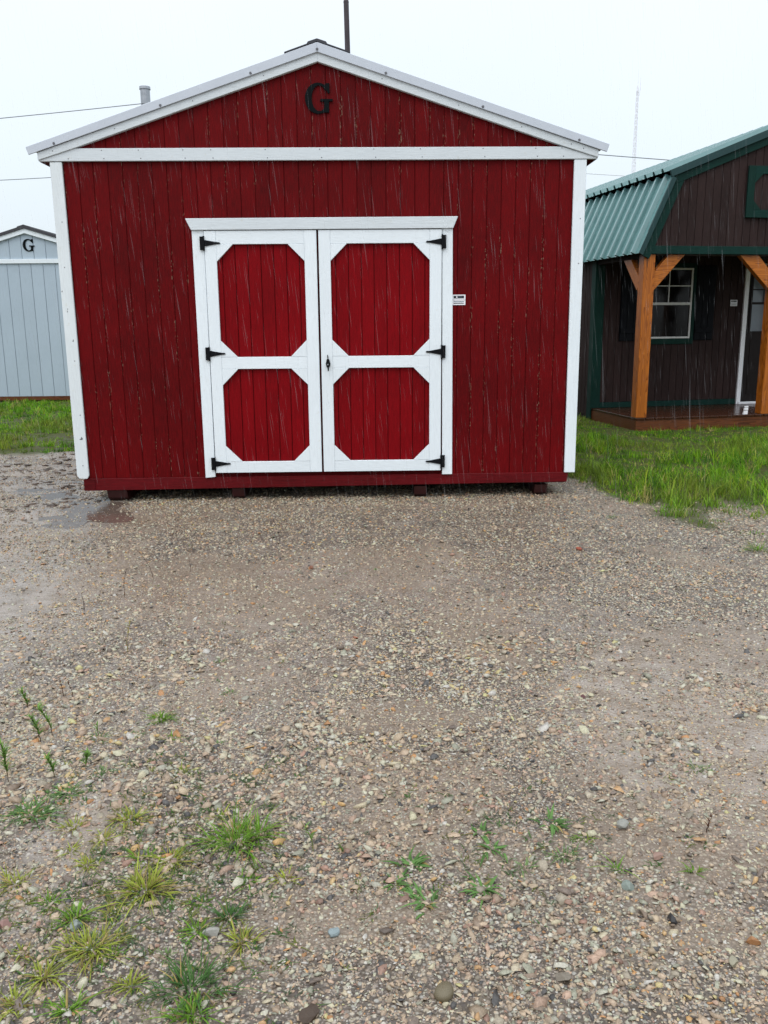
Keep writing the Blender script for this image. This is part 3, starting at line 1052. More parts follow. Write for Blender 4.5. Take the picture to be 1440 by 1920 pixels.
# porch door
DX0, DX1 = 2.450, 3.50
fr = MB().box(DX0, DX0 + .072, DK - .030, DK + .005, .178, 2.33).box(DX1 - .072, DX1, DK - .030, DK + .005, .178, 2.33)
fr.box(DX0 + .072, DX1 - .072, DK - .030, DK + .005, 2.255, 2.33)
fr.build('door_frame', M['white_door_trim'], cab, .002)
B('threshold', DX0 + .03, DX1 - .03, DK - .055, DK - .0305, .179, .215, M['white_door_trim'], cab, .002)
pd = B('door', DX0 + .074, DX1 - .074, DK - .012, DK + .008, .216, 2.25, M['cabin_door'], cab, 0)
GX0, GX1, GZ0, GZ1, GM = 2.60, 3.35, 1.31, 2.135, 1.735
g = MB()
g.box(GX0 - .03, GX0, DK - .022, DK - .0125, GZ0 - .03, GZ1 + .03).box(GX1, GX1 + .03, DK - .022, DK - .0125, GZ0 - .03, GZ1 + .03)
g.box(GX0, GX1, DK - .022, DK - .0125, GZ0 - .03, GZ0).box(GX0, GX1, DK - .022, DK - .0125, GZ1, GZ1 + .03)
g.box(GX0, GX1, DK - .0225, DK - .0125, GM - .018, GM + .018)
g.build('door_window_frame', M['cabin_door'], pd)
B('pane', GX0, GX1, DK - .0155, DK - .0125, GZ0, GM - .018, M['door_glass'], pd, 0)
B('pane', GX0, GX1, DK - .0155, DK - .0125, GM + .018, GZ1, M['door_glass'], pd, 0)
for xx in (2.788, 2.975, 3.162):
    B('glazing_bar', xx - .008, xx + .008, DK - .0205, DK - .016, GM + .018, GZ1, M['cabin_door'], pd, 0)
B('glazing_bar', GX0, GX1, DK - .0215, DK - .0165, 1.932, 1.950, M['cabin_door'], pd, 0)
for zz in (.33, .80):
    B('door_panel', 2.62, 3.33, DK - .018, DK - .0125, zz, zz + .38, M['cabin_door'], pd, .004)
# loft shutter in the gable, green frame with cut corners
LX0, LX1, LZ0, LZ1 = 1.405, 2.495, 2.822, 3.475
ls = MB().box(LX0 + .005, LX1 - .005, -.014, -.002, LZ0 + .005, LZ1 - .005).build('loft_shutter', M['brown_groove'], cab)
boards('shutter_board', LX0 + .02, LX1 - .02, LZ0 + .02, lambda x: LZ1 - .02, CP, -.022, -.0142, M['brown'], ls)
fw = .10
for poly in ([(LX0, LZ0), (LX0 + fw, LZ0), (LX0 + fw, LZ1), (LX0, LZ1)], [(LX1 - fw, LZ0), (LX1, LZ0), (LX1, LZ1), (LX1 - fw, LZ1)]):
    P('stile', poly, -.045, -.0225, M['green_z'], ls, .002)
for a, b in ((LZ0, LZ0 + fw), (LZ1 - fw, LZ1)):
    B('rail', LX0 + fw, LX1 - fw, -.0445, -.0225, a, b, M['green'], ls, .002)
for sx, xx in ((1, LX0 + fw), (-1, LX1 - fw)):
    for sz, zz in ((1, LZ0 + fw), (-1, LZ1 - fw)):
        P('gusset', [(xx, zz), (xx + sx * .115, zz), (xx, zz + sz * .115)], -.0455, -.0225, M['green_z'], ls, .001)

ux, uy = Vector((math.cos(CA), math.sin(CA), 0)), Vector((-math.sin(CA), math.cos(CA), 0))


def cw(x, y, z):
    return Vector((4.046, 4.411, 0)) + ux * x + uy * y + Vector((0, 0, z))


notice(cw(2.235, DK - .002, 1.695), CA, 'small notice on the dark porch wall left of the white door frame', .115, .092)
# little white scrap standing on the front of the deck
c = MB()
c.prism([(-.034, 0), (.028, .002), (.032, .055), (-.028, .052)], -.012, .012)
c.prism([(-.026, .060), (.034, .062), (.036, .095), (-.022, .092)], -.010, .012)
c.prism([(-.018, .100), (.036, .102), (.038, .118), (-.014, .116)], -.008, .010)
o = c.build('paper_scrap', M['plate'])
o.location = cw(1.69, .03, .178)
o.rotation_euler = (0, 0, CA)
tag(o, 'small crumpled white scrap at the front edge of the wet porch deck', 'scrap')

# ------------------------------------------------------------------ GREY SHED (far left)
GC = -6.24
gs = empty('grey_shed', (GC, 10.2, 0), 0, 'pale blue-grey shed with white trim and black letter G behind on the left', 'shed')
HW = 1.70


def groof(x, off=0.0):
    return 3.385 - off - .30 * abs(x)


P('wall_panel', [(-HW, .10), (HW, .10), (HW, 2.80), (0, 3.30), (-HW, 2.80)], .012, .03, M['grey_groove'], gs, 0)
boards('siding_board', -HW + .0, HW, .10, lambda x: 2.70, .2333, 0, .012, M['grey_blue'], gs, gap=.008, phase=.05)
boards('gable_board', -HW + .02, HW - .02, 2.76, lambda x: groof(x, .13), .2333, 0, .012, M['grey_blue'], gs, gap=.008, brk=(0,), phase=.13)
B('frieze_board', -HW - .02, HW + .02, -.03, -.002, 2.680, 2.762, M['white_x'], gs, .003)
for s in (-1, 1):
    P('rake_board', [(0, groof(0, .055)), (s * 1.82, groof(1.82, .055)), (s * 1.82, groof(1.82, .14)), (0, groof(0, .145))], -.05, -.004, M['white_x'], gs, .003)
    P('roof', [(0, groof(0, -.015)), (s * .12, groof(.12, -.015)), (s * .13, groof(.13, .0)), (s * 1.86, groof(1.86, .0)), (s * 1.86, groof(1.86, .055)), (0, groof(0, .055))], -.07, 4.2, M['shingle'], gs, 0)
    xa, xb = sorted((s * HW, s * (HW - .09)))
    B('corner_trim', xa, xb, -.028, -.002, .08, 2.68, M['white_z'], gs, .003)
    xa, xb = sorted((s * (HW - .02), s * HW))
    B('side_wall', xa, xb, .03, 4.1, .10, 2.80, M['grey_blue'], gs, 0)
    xa, xb = sorted((s * (HW - .5), s * (HW - .40)))
    B('skid', xa, xb, .02, 4.1, -.02, .04, M['dark_void'], gs, 0)
B('rim_board', -HW + .01, HW - .01, .002, .04, .02, .097, M['deck_rim'], gs, .002)
P('back_wall', [(-HW, .10), (HW, .10), (HW, 2.80), (0, 3.30), (-HW, 2.80)], 4.07, 4.1, M['grey_blue'], gs, 0)
letter_G(gs, .04, 2.905, .235, -.002, M['letter'])

# ------------------------------------------------------------------ poles, mast, wires
m = MB()
m.tube((0, 0, -.3), (0, 0, 6.50), .105, .104, 16)
sp = m.build('steel_pole', M['galv'], None, 0, False)
sp.location = (-4.41, 13, 0)
tag(sp, 'grey galvanised steel pole rising behind the left roof slope', 'pole')
m = MB()
m.tube((0, 0, 6.50), (0, 0, 6.555), .122, .118, 16)
m.build('pole_cap', M['galv'], sp)
m = MB()
m.tube((.16, 0, -.3), (-.01, 0, 11.9), .112, .088, 12)
up_ = m.build('utility_pole', M['pole'])
up_.location = (-.17, 24, 0)
tag(up_, 'dark weathered wooden pole standing tall behind the roof ridge', 'pole')
m = MB()
m.tube((-.01, 0, 11.86), (-.012, 0, 11.93), .095, .08, 12)
m.build('pole_top', M['pole'], up_)

mast = empty('radio_mast', (45.2, 143, 0), .3, 'tall pale lattice radio mast far away above the green roof', 'mast')
legs = []
for k in range(3):
    t = 2 * math.pi * k / 3
    b0 = Vector((.62 * math.cos(t), .62 * math.sin(t), 0))
    t0_ = Vector((.18 * math.cos(t), .18 * math.sin(t), 38.2))
    legs.append((b0, t0_))
    MB().tube(b0, t0_, .042, .036, 6).build('leg', M['mast'], mast)
m = MB()
NB = 44
for i in range(NB):
    for k in range(3):
        a, b = legs[k], legs[(k + 1) % 3]
        p0 = a[0].lerp(a[1], i / NB)
        p1 = b[0].lerp(b[1], (i + 1) / NB)
        m.tube(p0, p1, .022, n=4, caps=False)
        m.tube(b[0].lerp(b[1], i / NB), a[0].lerp(a[1], (i + 1) / NB), .020, n=4, caps=False)
o = m.build('lattice', M['mast'], mast)
o['kind'] = 'stuff'
m = MB()
m.tube((0, 0, 38.0), (0, 0, 38.9), .16, .12, 8)
m.build('mast_head', M['mast'], mast)
MB().tube((0, 0, 38.9), (.02, 0, 42.0), .035, .012, 6).build('whip_antenna', M['mast'], mast)
MB().tube((.10, 0, 37.5), (.45, 0, 37.6), .03, n=6).tube((.45, 0, 37.5), (.5, 0, 40.2), .04, .03, 6).build('side_antenna', M['mast'], mast)


def wire(p0, p1, sag, r, label, mat, N=28):
    V, F = [], []
    p0, p1 = Vector(p0), Vector(p1)
    n = 5
    d = (p1 - p0).normalized()
    side = d.cross(Vector((0, 0, 1))).normalized()
    for i in range(N + 1):
        t = i / N
        q = p0.lerp(p1, t) - Vector((0, 0, sag * 4 * t * (1 - t)))
        for k in range(n):
            a = 2 * math.pi * k / n
            V.append(tuple(q + side * (r * math.cos(a)) + Vector((0, 0, r * math.sin(a)))))
    for i in range(N):
        for k in range(n):
            a, b = i * n + k, i * n + (k + 1) % n
            F.append((a, b, b + n, a + n))
    o = link('power_line', mesh_from('power_line', V, F, mat, True))
    return tag(o, label, 'wire')


wire((-4.41, 12.9, 6.20), (-34, 12.9, 4.9), .4, .009, 'thin wire running left from the top of the grey steel pole', M['wire'])
wire((-40, 24, 6.9), (-.13, 23.9, 7.15), .85, .013, 'dark wire crossing the sky at the left, lower than the steel pole top', M['wire'])
wire((-.13, 23.9, 7.8), (44, 24, 5.2), .35, .016, 'dark wire crossing right of the red shed in front of the mast', M['wire'])
wire((-.13, 23.9, 7.0), (44, 24, 4.6), .15, .012, 'thin pale wire just below the dark wire right of the red shed', M['wire_far'])
wire((-.13, 23.9, 6.3), (44, 24, 3.8), .15, .014, 'lowest dark wire meeting the green roof beside the red shed', M['wire'])
wire((-40, 24, 8.6), (-.13, 23.9, 3.9), 1.0, .010, 'faint pale wire sloping just over the grey shed roof', M['wire_far'])
wire((-40, 24, 9.6), (-.13, 23.9, 2.9), 1.0, .010, 'lowest faint wire touching the grey shed roof line', M['wire_far'])

# ------------------------------------------------------------------ gravel


def ico():
    t = (1 + 5 ** .5) / 2
    v = np.array([(-1, t, 0), (1, t, 0), (-1, -t, 0), (1, -t, 0), (0, -1, t), (0, 1, t), (0, -1, -t), (0, 1, -t), (t, 0, -1), (t, 0, 1), (-t, 0, -1), (-t, 0, 1)], float)
    v /= np.linalg.norm(v[0])
    f = np.array([(0, 11, 5), (0, 5, 1), (0, 1, 7), (0, 7, 10), (0, 10, 11), (1, 5, 9), (5, 11, 4), (11, 10, 2), (10, 7, 6), (7, 1, 8),
                  (3, 9, 4), (3, 4, 2), (3, 2, 6), (3, 6, 8), (3, 8, 9), (4, 9, 5), (2, 4, 11), (6, 2, 10), (8, 6, 7), (9, 8, 1)])
    return v, f


ICO_V, ICO_F = ico()
OCT_V = np.array([(1, 0, 0), (0, 1, 0), (-1, 0, 0), (0, -1, 0), (0, 0, 1), (0, 0, -1)], float)
OCT_F = np.array([(0, 1, 4), (1, 2, 4), (2, 3, 4), (3, 0, 4), (1, 0, 5), (2, 1, 5), (3, 2, 5), (0, 3, 5)])
# the buried undersides are left off
ICO_TOP = ICO_F[ICO_V[ICO_F].mean(1)[:, 2] > -.45]
OCT_TOP = OCT_F[:4]
PAL = np.array([(.30, .245, .20), (.25, .205, .165), (.34, .285, .225), (.215, .20, .175), (.225, .24, .21), (.30, .22, .185), (.19, .15, .125),
                (.40, .36, .30), (.115, .095, .088), (.045, .045, .050), (.33, .18, .085), (.26, .27, .25), (.21, .135, .115), (.38, .25, .14)])
PALW = np.array([14, 14, 10, 11, 10, 8, 11, 5, 8, 4.5, 2.2, 8, 3.5, 2.0])
PALW = PALW / PALW.sum()


def warm_patch(x, y):
    return sstep(.54, .64, fbm(x, y, 1.6, 61, 3))


def stones(n, x0, x1, y0, y1, rmin, rmax, base, seed, power=2.0, cut=None, bare_keep=.40, cluster=0):
    r_ = np.random.default_rng(seed)
    x = r_.uniform(x0, x1, n)
    y = r_.uniform(y0, y1, n)
    # keep inside a widening strip in front of the red shed
    d = y + 7.27
    keep = np.abs(x - .35) < d * .58 + .60
    dens = .50 + .9 * sstep(.36, .60, fbm(x, y, 2.6, seed % 7 + 50, 4))
    dens *= 1 - (1 - bare_keep) * bare_mask(x, y)
    dens *= 1 - .45 * sstep(-1.5, -2.6, x)
    dens *= 1 - sstep(.25, .75, lawn_mask(x, y))
    dens *= 1 - .8 * sstep(0.05, .3, pud(x, y))
    if cluster:
        dens *= (1 - cluster) + cluster * 2.2 * sstep(.48, .62, fbm(x, y, 2.0, 81, 4))
    keep &= r_.random(n) < dens
    if cut is not None:
        keep &= cut(x, y)
    x, y = x[keep], y[keep]
    n = len(x)
    rad = rmin + (rmax - rmin) * r_.random(n) ** power
    Vb, Fb = (ICO_V, ICO_TOP) if base == 'ico' else (OCT_V, OCT_TOP)
    nv = len(Vb)
    V = np.repeat(Vb[None], n, 0)
    V = V * (1 + r_.uniform(-.38, .30, (n, nv, 1)))
    # cut flat faces: crushed stone, not pebbles
    V *= 1.0
    for _ in range(6 if base == 'ico' else 0):
        nn = r_.normal(0, 1, (n, 1, 3))
        nn /= np.linalg.norm(nn, axis=2, keepdims=True)
        dd = r_.uniform(.26, .66, (n, 1))
        ex = np.maximum(0, (V * nn).sum(2) - dd)
        V = V - ex[:, :, None] * nn
    sx = r_.uniform(.75, 1.6, n)
    sy = r_.uniform(.65, 1.0, n)
    sz = r_.uniform(.38, .75, n)
    V = V * np.stack([sx, sy, sz], 1)[:, None]
    tx, ty = r_.normal(0, .25, n), r_.normal(0, .25, n)
    V[:, :, 2] += V[:, :, 0] * tx[:, None] + V[:, :, 1] * ty[:, None]
    a = r_.uniform(0, 2 * np.pi, n)
    ca, sa = np.cos(a)[:, None], np.sin(a)[:, None]
    vx = V[:, :, 0] * ca - V[:, :, 1] * sa
    vy = V[:, :, 0] * sa + V[:, :, 1] * ca
    V = np.stack([vx, vy, V[:, :, 2]], 2) * rad[:, None, None]
    z = ground_h(x, y) + rad * sz * r_.uniform(-.25, .45, n)
    V += np.stack([x, y, z], 1)[:, None]
    F = Fb[None] + (np.arange(n) * nv)[:, None, None]
    ci = r_.choice(len(PAL), n, p=PALW)
    c = PAL[ci].copy()
    wp = warm_patch(x, y)
    warm = r_.random(n) < wp * .35
    c[warm] = PAL[r_.choice([0, 2, 10, 13, 7], warm.sum(), p=[.3, .3, .12, .13, .15])]
    c *= r_.uniform(.62, 1.24, (n, 1))
    c *= (.86 + .28 * fbm(x, y, .8, 71, 2))[:, None]
    c *= np.array([1.50, 1.38, 1.18])
    c = np.minimum(c, np.array([.44, .415, .375]))
    return V.reshape(-1, 3), F.reshape(-1, 3), np.repeat(c, nv, 0)


parts = [
    # small chips everywhere in front of the camera
    stones(105000, -1.7, 2.5, -6.1, -3.8, .0025, .0060, 'oct', 101),
    stones(80000, -3.2, 3.6, -3.8, .9, .0045, .0085, 'oct', 102),
    # medium gravel
    stones(44000, -1.7, 2.5, -6.1, -3.9, .0050, .0125, 'ico', 103, 1.7, cluster=.35),
    stones(46000, -3.2, 3.8, -3.9, .9, .0075, .0150, 'ico', 104, 1.7),
    # larger stones
    stones(10500, -1.7, 2.5, -6.1, -3.4, .0105, .024, 'ico', 105, 2.2, cluster=.8),
    stones(3600, -3.0, 3.4, -3.4, .8, .013, .022, 'ico', 106, 2.0),
    # the left side, back to the grass
    stones(26000, -4.9, -1.9, -1.6, 2.9, .006, .015, 'ico', 108, 1.7),
    stones(26000, -4.9, -1.9, -1.6, 2.9, .004, .008, 'oct', 109),
    # a line of gravel washed up under the shed front
    stones(3200, -1.7, 2.2, -.35, .12, .008, .018, 'ico', 107, 1.6, bare_keep=.7),
]
offs, Vs, Fs, Cs = 0, [], [], []
for v_, f_, c_ in parts:
    Vs.append(v_)
    Fs.append(f_ + offs)
    Cs.append(c_)
    offs += len(v_)
gravel = link('gravel', np_mesh('gravel', np.concatenate(Vs), np.concatenate(Fs), 3, M['stone'], np.concatenate(Cs)))
tag(gravel, 'wet mixed tan and grey gravel lying over the muddy yard', 'gravel', None, 'stuff')

# single stones one can pick out
PICK = [
    (1.75, -1.81, .030, (.42, .12, .07), 'flat brick-red chip lying on the gravel right of the red shed doors'),
    (-.01, -2.17, .024, (.26, .10, .05), 'rust-brown chip on the bare mud in the middle of the yard'),
    (.28, -3.37, .017, (.36, .13, .07), 'small brick-red chip midway up the yard'),
    (1.22, -4.05, .014, (.14, .05, .05), 'small dark maroon stone on the right half of the gravel'),
    (.25, -5.41, .020, (.30, .37, .38), 'pale blue-grey stone near the front middle of the gravel'),
    (.51, -5.61, .028, (.20, .165, .10), 'round olive-brown pebble at the front edge, right of centre'),
    (.21, -5.67, .026, (.07, .040, .022), 'dark brown stone at the very front, left of centre'),
    (1.11, -4.97, .026, (.36, .36, .32), 'flat pale grey stone right of the leafy weeds'),
    (1.04, -5.26, .022, (.27, .32, .28), 'pale green-grey stone, largest near the right front'),
    (1.16, -5.13, .020, (.36, .22, .17), 'pinkish stone beside the dark twigs at the right'),
    (1.11, -5.39, .019, (.030, .028, .030), 'black clinker stone among orange gravel at the right'),
    (1.28, -5.47, .020, (.42, .20, .08), 'bright orange stone close to the right edge'),
    (1.20, -5.55, .019, (.38, .35, .25), 'cream-coloured stone just in front of the orange one'),
    (.79, -5.58, .022, (.28, .24, .19), 'flat tan stone at the front, right of the olive-brown pebble'),
    (-.40, -5.37, .026, (.30, .34, .31), 'broad pale green-grey stone among grass at the left front'),
    (-.58, -5.37, .022, (.34, .19, .16), 'pinkish-red stone at the left edge of the yard'),
    (-.05, -5.40, .022, (.38, .37, .33), 'rounded whitish stone beside a dark grass clump'),
    (.28, -5.06, .022, (.36, .28, .19), 'pale tan stone near the single upright stalk'),
]
for i, (x, y, r, c, lab) in enumerate(PICK):
    r_ = np.random.default_rng(900 + i)
    import bmesh
    bm = bmesh.new()
    bmesh.ops.create_icosphere(bm, subdivisions=2, radius=1)
    for v in bm.verts:
        k = 1 + .28 * (vnoise(np.array([v.co.x * 1.3 + i]), np.array([v.co.y * 1.3 + v.co.z * 1.7]), 1.0, i)[0] - .5)
        v.co = Vector((v.co.x * 1.15 * k, v.co.y * .85 * k, v.co.z * .55 * k))
    for _ in range(7):
        nn = Vector(r_.normal(0, 1, 3)).normalized()
        dd = r_.uniform(.42, .72) * (.62 + .38 * (1 - abs(nn.z)))
        for v in bm.verts:
            ex = v.co.dot(nn) - dd
            if ex > 0 and i not in (5,):
                v.co -= nn * ex
    me = bpy.data.meshes.new('stone')
    bm.to_mesh(me)
    bm.free()
    at = me.attributes.new('Col', 'FLOAT_COLOR', 'POINT')
    at.data.foreach_set('color', np.tile(np.array([*[q * .72 for q in c], 1], np.float32), len(me.vertices)))
    me.materials.append(M['stone'])
    if i == 5:
        me.shade_smooth()
    o = link('stone', me)
    o.scale = (r, r, r)
    o.rotation_euler = (r_.uniform(-.2, .2), r_.uniform(-.2, .2), r_.uniform(0, 6))
    o.location = (x, y, float(ground_h(x, y)) + r * .28)
    tag(o, lab, 'stone', 'single stones lying on the gravel')

# ------------------------------------------------------------------ grass


def blades(x, y, h, w, lean, head, cols, r_, seg=3, droop=.5, z=None):
    """ribbon blades with a bend; returns verts, quads(as tris), colours"""
    n = len(x)
    z0 = ground_h(x, y) - .004 if z is None else z
    dx, dy = np.cos(head), np.sin(head)
    sx, sy = -dy, dx
    V = np.zeros((n, seg * 2 + 1, 3))
    for s in range(seg + 1):
        t = s / seg
        out = lean * h * (t ** 1.6)
        up = h * t * (1 - droop * lean * t * .6)
        px, py, pz = x + dx * out, y + dy * out, z0 + up
        ww = w * (1 - .55 * t) if s < seg else 0
        if s < seg:
            V[:, 2 * s] = np.stack([px - sx * ww, py - sy * ww, pz], 1)
            V[:, 2 * s + 1] = np.stack([px + sx * ww, py + sy * ww, pz], 1)
        else:
            V[:, 2 * seg] = np.stack([px, py, pz], 1)
    F = []
    for s in range(seg - 1):
        a = 2 * s
        F += [(a, a + 1, a + 3), (a, a + 3, a + 2)]
    a = 2 * (seg - 1)
    F.append((a, a + 1, a + 2))
    F = np.array(F)[None] + (np.arange(n) * (seg * 2 + 1))[:, None, None]
    C = np.repeat(cols[:, None], seg * 2 + 1, 1)
    return V.reshape(-1, 3), F.reshape(-1, 3), C.reshape(-1, 3)


GREEN = np.array([(.115, .250, .011), (.075, .195, .011), (.175, .320, .016), (.036, .105, .010), (.250, .320, .026), (.34, .29, .11)])


def lawn(name, n, x0, x1, y0, y1, hmin, hmax, w, seed, label, thin=None):
    r_ = np.random.default_rng(seed)
    # blades gather round random tuft centres
    nc = n // 14
    cx, cy = r_.uniform(x0, x1, nc), r_.uniform(y0, y1, nc)
    lm = lawn_mask(cx, cy)
    keep = r_.random(nc) < (lm ** 1.6) * (np.where(cx < 0, .7, .75) + 1.0 * sstep(.36, .58, fbm(cx, cy, 2.3, 77, 4)))
    # not under the buildings
    keep &= ~((np.abs(cx) < 2.12) & (cy > -.1) & (cy < 6.5))
    lx = (cx - 4.046) * math.cos(CA) + (cy - 4.411) * math.sin(CA)
    ly = -(cx - 4.046) * math.sin(CA) + (cy - 4.411) * math.cos(CA)
    keep &= ~((lx > -.02) & (lx < 3.95) & (ly > -.04) & (ly < 8.1))
    keep &= ~((np.abs(cx + 6.24) < 1.75) & (cy > 10.15) & (cy < 14.4))
    if thin is not None:
        keep &= r_.random(nc) < thin(cx, cy)
    cx, cy = cx[keep], cy[keep]
    nc = len(cx)
    k = 14
    th = r_.uniform(.35, 1.3, nc) * (.35 + 1.2 * sstep(.3, .7, fbm(cx, cy, 1.8, 88, 3)))
    lyc = -(cx - 4.046) * math.sin(CA) + (cy - 4.411) * math.cos(CA)
    th *= np.where((lyc > -1.1) & (cx > 3.5), .55, 1.0)
    tc_ = GREEN[r_.choice(6, nc, p=[.26, .24, .16, .18, .10, .06])] * r_.uniform(.8, 1.45, (nc, 1))
    yel = (sstep(.50, .66, fbm(cx, cy, 1.1, 99, 3)) * .5)[:, None]
    tc_ = tc_ * (1 - yel) + np.array((.17, .19, .035)) * yel
    x = np.repeat(cx, k) + r_.normal(0, .030, nc * k)
    y = np.repeat(cy, k) + r_.normal(0, .030, nc * k)
    h = (hmin + (hmax - hmin) * r_.random(nc * k) ** 1.9) * np.repeat(th, k)
    edge = lawn_mask(x, y)
    h *= .45 + .55 * edge
    col = np.repeat(tc_, k, 0) * r_.uniform(.75, 1.3, (nc * k, 1))
    V, F, C = blades(x, y, h, w * r_.uniform(.6, 1.4, nc * k), r_.uniform(.15, 1.15, nc * k), r_.uniform(0, 2 * np.pi, nc * k), col, r_, 2)
    o = link(name, np_mesh(name, V, F, 3, M['grass'], C))
    return tag(o, label, 'grass', None, 'stuff')


lawn('lawn_grass', 190000, 1.7, 8.2, -2.8, 6.6, .025, .145, .0032, 301, 'tall wet green grass in front of the brown porch cabin')
lawn('lawn_grass', 120000, -9.5, -1.6, 2.3, 12.5, .035, .12, .0045, 302, 'short green grass between the muddy yard and the grey shed')


def tuft(x, y, rad, hgt, n, kind, label, cat='grass'):
    """one clump of grass or leafy weed"""
    if cat == 'grass':
        n = int(n * .95)
        hgt *= .85
    r_ = np.random.default_rng(int(abs(x * 977 + y * 331) * 10) + 5)
    a = r_.uniform(0, 2 * np.pi, n)
    rr = rad * .62 * r_.random(n) ** .8
    lump = .6 + .6 * (np.sin(a * 3 + x * 40) > -.2)
    rr = rr * lump
    px, py = rr * np.cos(a), rr * np.sin(a) * .8
    head = a + r_.normal(0, .5, n)
    gz = float(ground_h(x, y))
    base = dict(green=(.12, .23, .025), yellow=(.25, .29, .045), dark=(.06, .13, .035), pale=(.14, .21, .08), leafy=(.10, .19, .055))[kind]
    col = np.array(base)[None] * r_.uniform(.65, 1.4, (n, 1))
    dry = r_.random(n) < (.22 if kind == 'yellow' else .07)
    col[dry] = np.array((.34, .26, .10)) * r_.uniform(.6, 1.1, (dry.sum(), 1))
    h = hgt * r_.uniform(.4, 1.1, n)
    lean = r_.uniform(.3, 2.1, n)
    h = h * (.75 + .6 * r_.random(n) ** 3)
    w = (.0019 if kind != 'leafy' else (.0048 if n < 50 else .0024)) * r_.uniform(.7, 1.4, n)
    if kind == 'leafy':
        lean = r_.uniform(.9, 2.0, n)
    # blades expects world coordinates for the ground; give z explicitly
    V, F, C = blades(px, py, h, w, lean, head, col, r_, 3, .7, np.full(n, -.004))
    o = link('grass_tuft' if cat == 'grass' else 'weed', np_mesh('tuft', V, F, 3, M['grass'], C))
    o.location = (x, y, gz)
    tag(o, label, cat, 'grass tufts scattered over the gravel' if cat == 'grass' else 'leafy weeds scattered over the gravel')
    return o


T = [
    (-.46, -4.21, .06, .06, 90, 'green', 'bright green tuft highest on the left part of the gravel'),
    (-.23, -3.98, .035, .03, 40, 'pale', 'small pale tuft right of the bright green one, left of centre'),
    (-.38, -4.37, .035, .035, 45, 'green', 'small tuft just in front of the bright green left tuft'),
    (-.39, -4.91, .07, .045, 110, 'yellow', 'yellowish tuft behind two pale stones on the left'),
    (-.44, -5.00, .05, .04, 60, 'yellow', 'thin yellowish tuft on the left between larger yellow clumps'),
    (-.05, -5.02, .12, .11, 150, 'green', 'large spreading green tuft with long blades, left of centre'),
    (.01, -4.98, .07, .09, 70, 'green', 'upright green tuft joined to the large spreading one'),
    (-.45, -5.12, .05, .04, 60, 'yellow', 'small yellow-green tuft low at the left'),
    (-.31, -5.09, .04, .04, 60, 'green', 'round small green tuft above the big yellow clump'),
    (-.22, -5.10, .06, .05, 110, 'yellow', 'dense yellow-green tuft right above the big yellow clump'),
    (-.26, -5.23, .10, .07, 210, 'yellow', 'big yellow-green clump in the left foreground'),
    (-.62, -5.20, .06, .05, 80, 'yellow', 'yellow tuft cut by the left edge of the picture'),
    (.01, -5.20, .04, .035, 70, 'green', 'low round green tuft below the large spreading tuft'),
    (.11, -5.19, .045, .035, 60, 'yellow', 'low yellowish tuft right of the round green one'),
    (-.11, -5.28, .035, .03, 60, 'green', 'tiny green tuft right of the big yellow clump'),
    (-.02, -5.34, .05, .045, 100, 'dark', 'dark green tuft near the whitish stone'),
    (-.09, -5.385, .05, .04, 80, 'green', 'green tuft left of the whitish stone'),
    (-.41, -5.34, .06, .05, 90, 'green', 'green tuft directly behind the pale green-grey stone'),
    (-.34, -5.45, .10, .06, 220, 'yellow', 'wide thick clump in front of the pale green-grey stone'),
    (.03, -5.43, .05, .05, 80, 'yellow', 'sparse yellowing tuft left of the front middle'),
    (-.21, -5.57, .035, .05, 50, 'yellow', 'narrow straw-yellow tuft low in the left foreground'),
    (-.42, -5.54, .05, .06, 70, 'yellow', 'straw-coloured tuft near the bottom left corner'),
    (-.07, -5.58, .12, .08, 150, 'dark', 'dark green sprawling clump with long flat blades at the bottom'),
    (-.05, -5.66, .06, .055, 110, 'green', 'bright tuft at the bottom edge in front of the dark clump'),
    (-.45, -5.62, .05, .05, 70, 'yellow', 'tuft cut by the bottom left corner'),
    (-.33, -5.64, .05, .045, 70, 'green', 'green tuft at the bottom edge between two yellow ones'),
    (-.03, -4.68, .07, .02, 80, 'dark', 'flat dark grass mat behind the large spreading tuft'),
    (-.33, -3.63, .03, .03, 35, 'pale', 'single faint tuft far up the yard left of centre'),
    (-.66, -4.36, .06, .03, 60, 'pale', 'flat pale tuft beside the short upright leaf'),
    (.40, -4.76, .03, .03, 25, 'pale', 'tiny pale tuft in the middle of the gravel'),
    (2.24, -.85, .07, .05, 70, 'pale', 'pale tuft on the gravel in front of the shed right corner'),
    (2.93, -1.85, .12, .10, 90, 'green', 'grass tuft at the right edge in front of the lawn'),
    (1.46, -4.64, .06, .03, 70, 'pale', 'flat grey-green tuft on the right half of the gravel'),
    (.90, -5.11, .07, .03, 100, 'pale', 'grey-green mat left of the short green stalk'),
    (1.03, -5.18, .025, .07, 14, 'green', 'short upright green stalk among orange gravel'),
    (1.24, -5.20, .03, .05, 25, 'green', 'small green tuft near the right edge'),
    (-.55, -4.93, .06, .045, 60, 'yellow', 'yellowish tuft at the left, in front of the dark leafy weed'),
    (-.28, -4.62, .04, .04, 30, 'yellow', 'thin straw tuft between the left weeds and the centre'),
]
for t in T:
    tuft(*t)
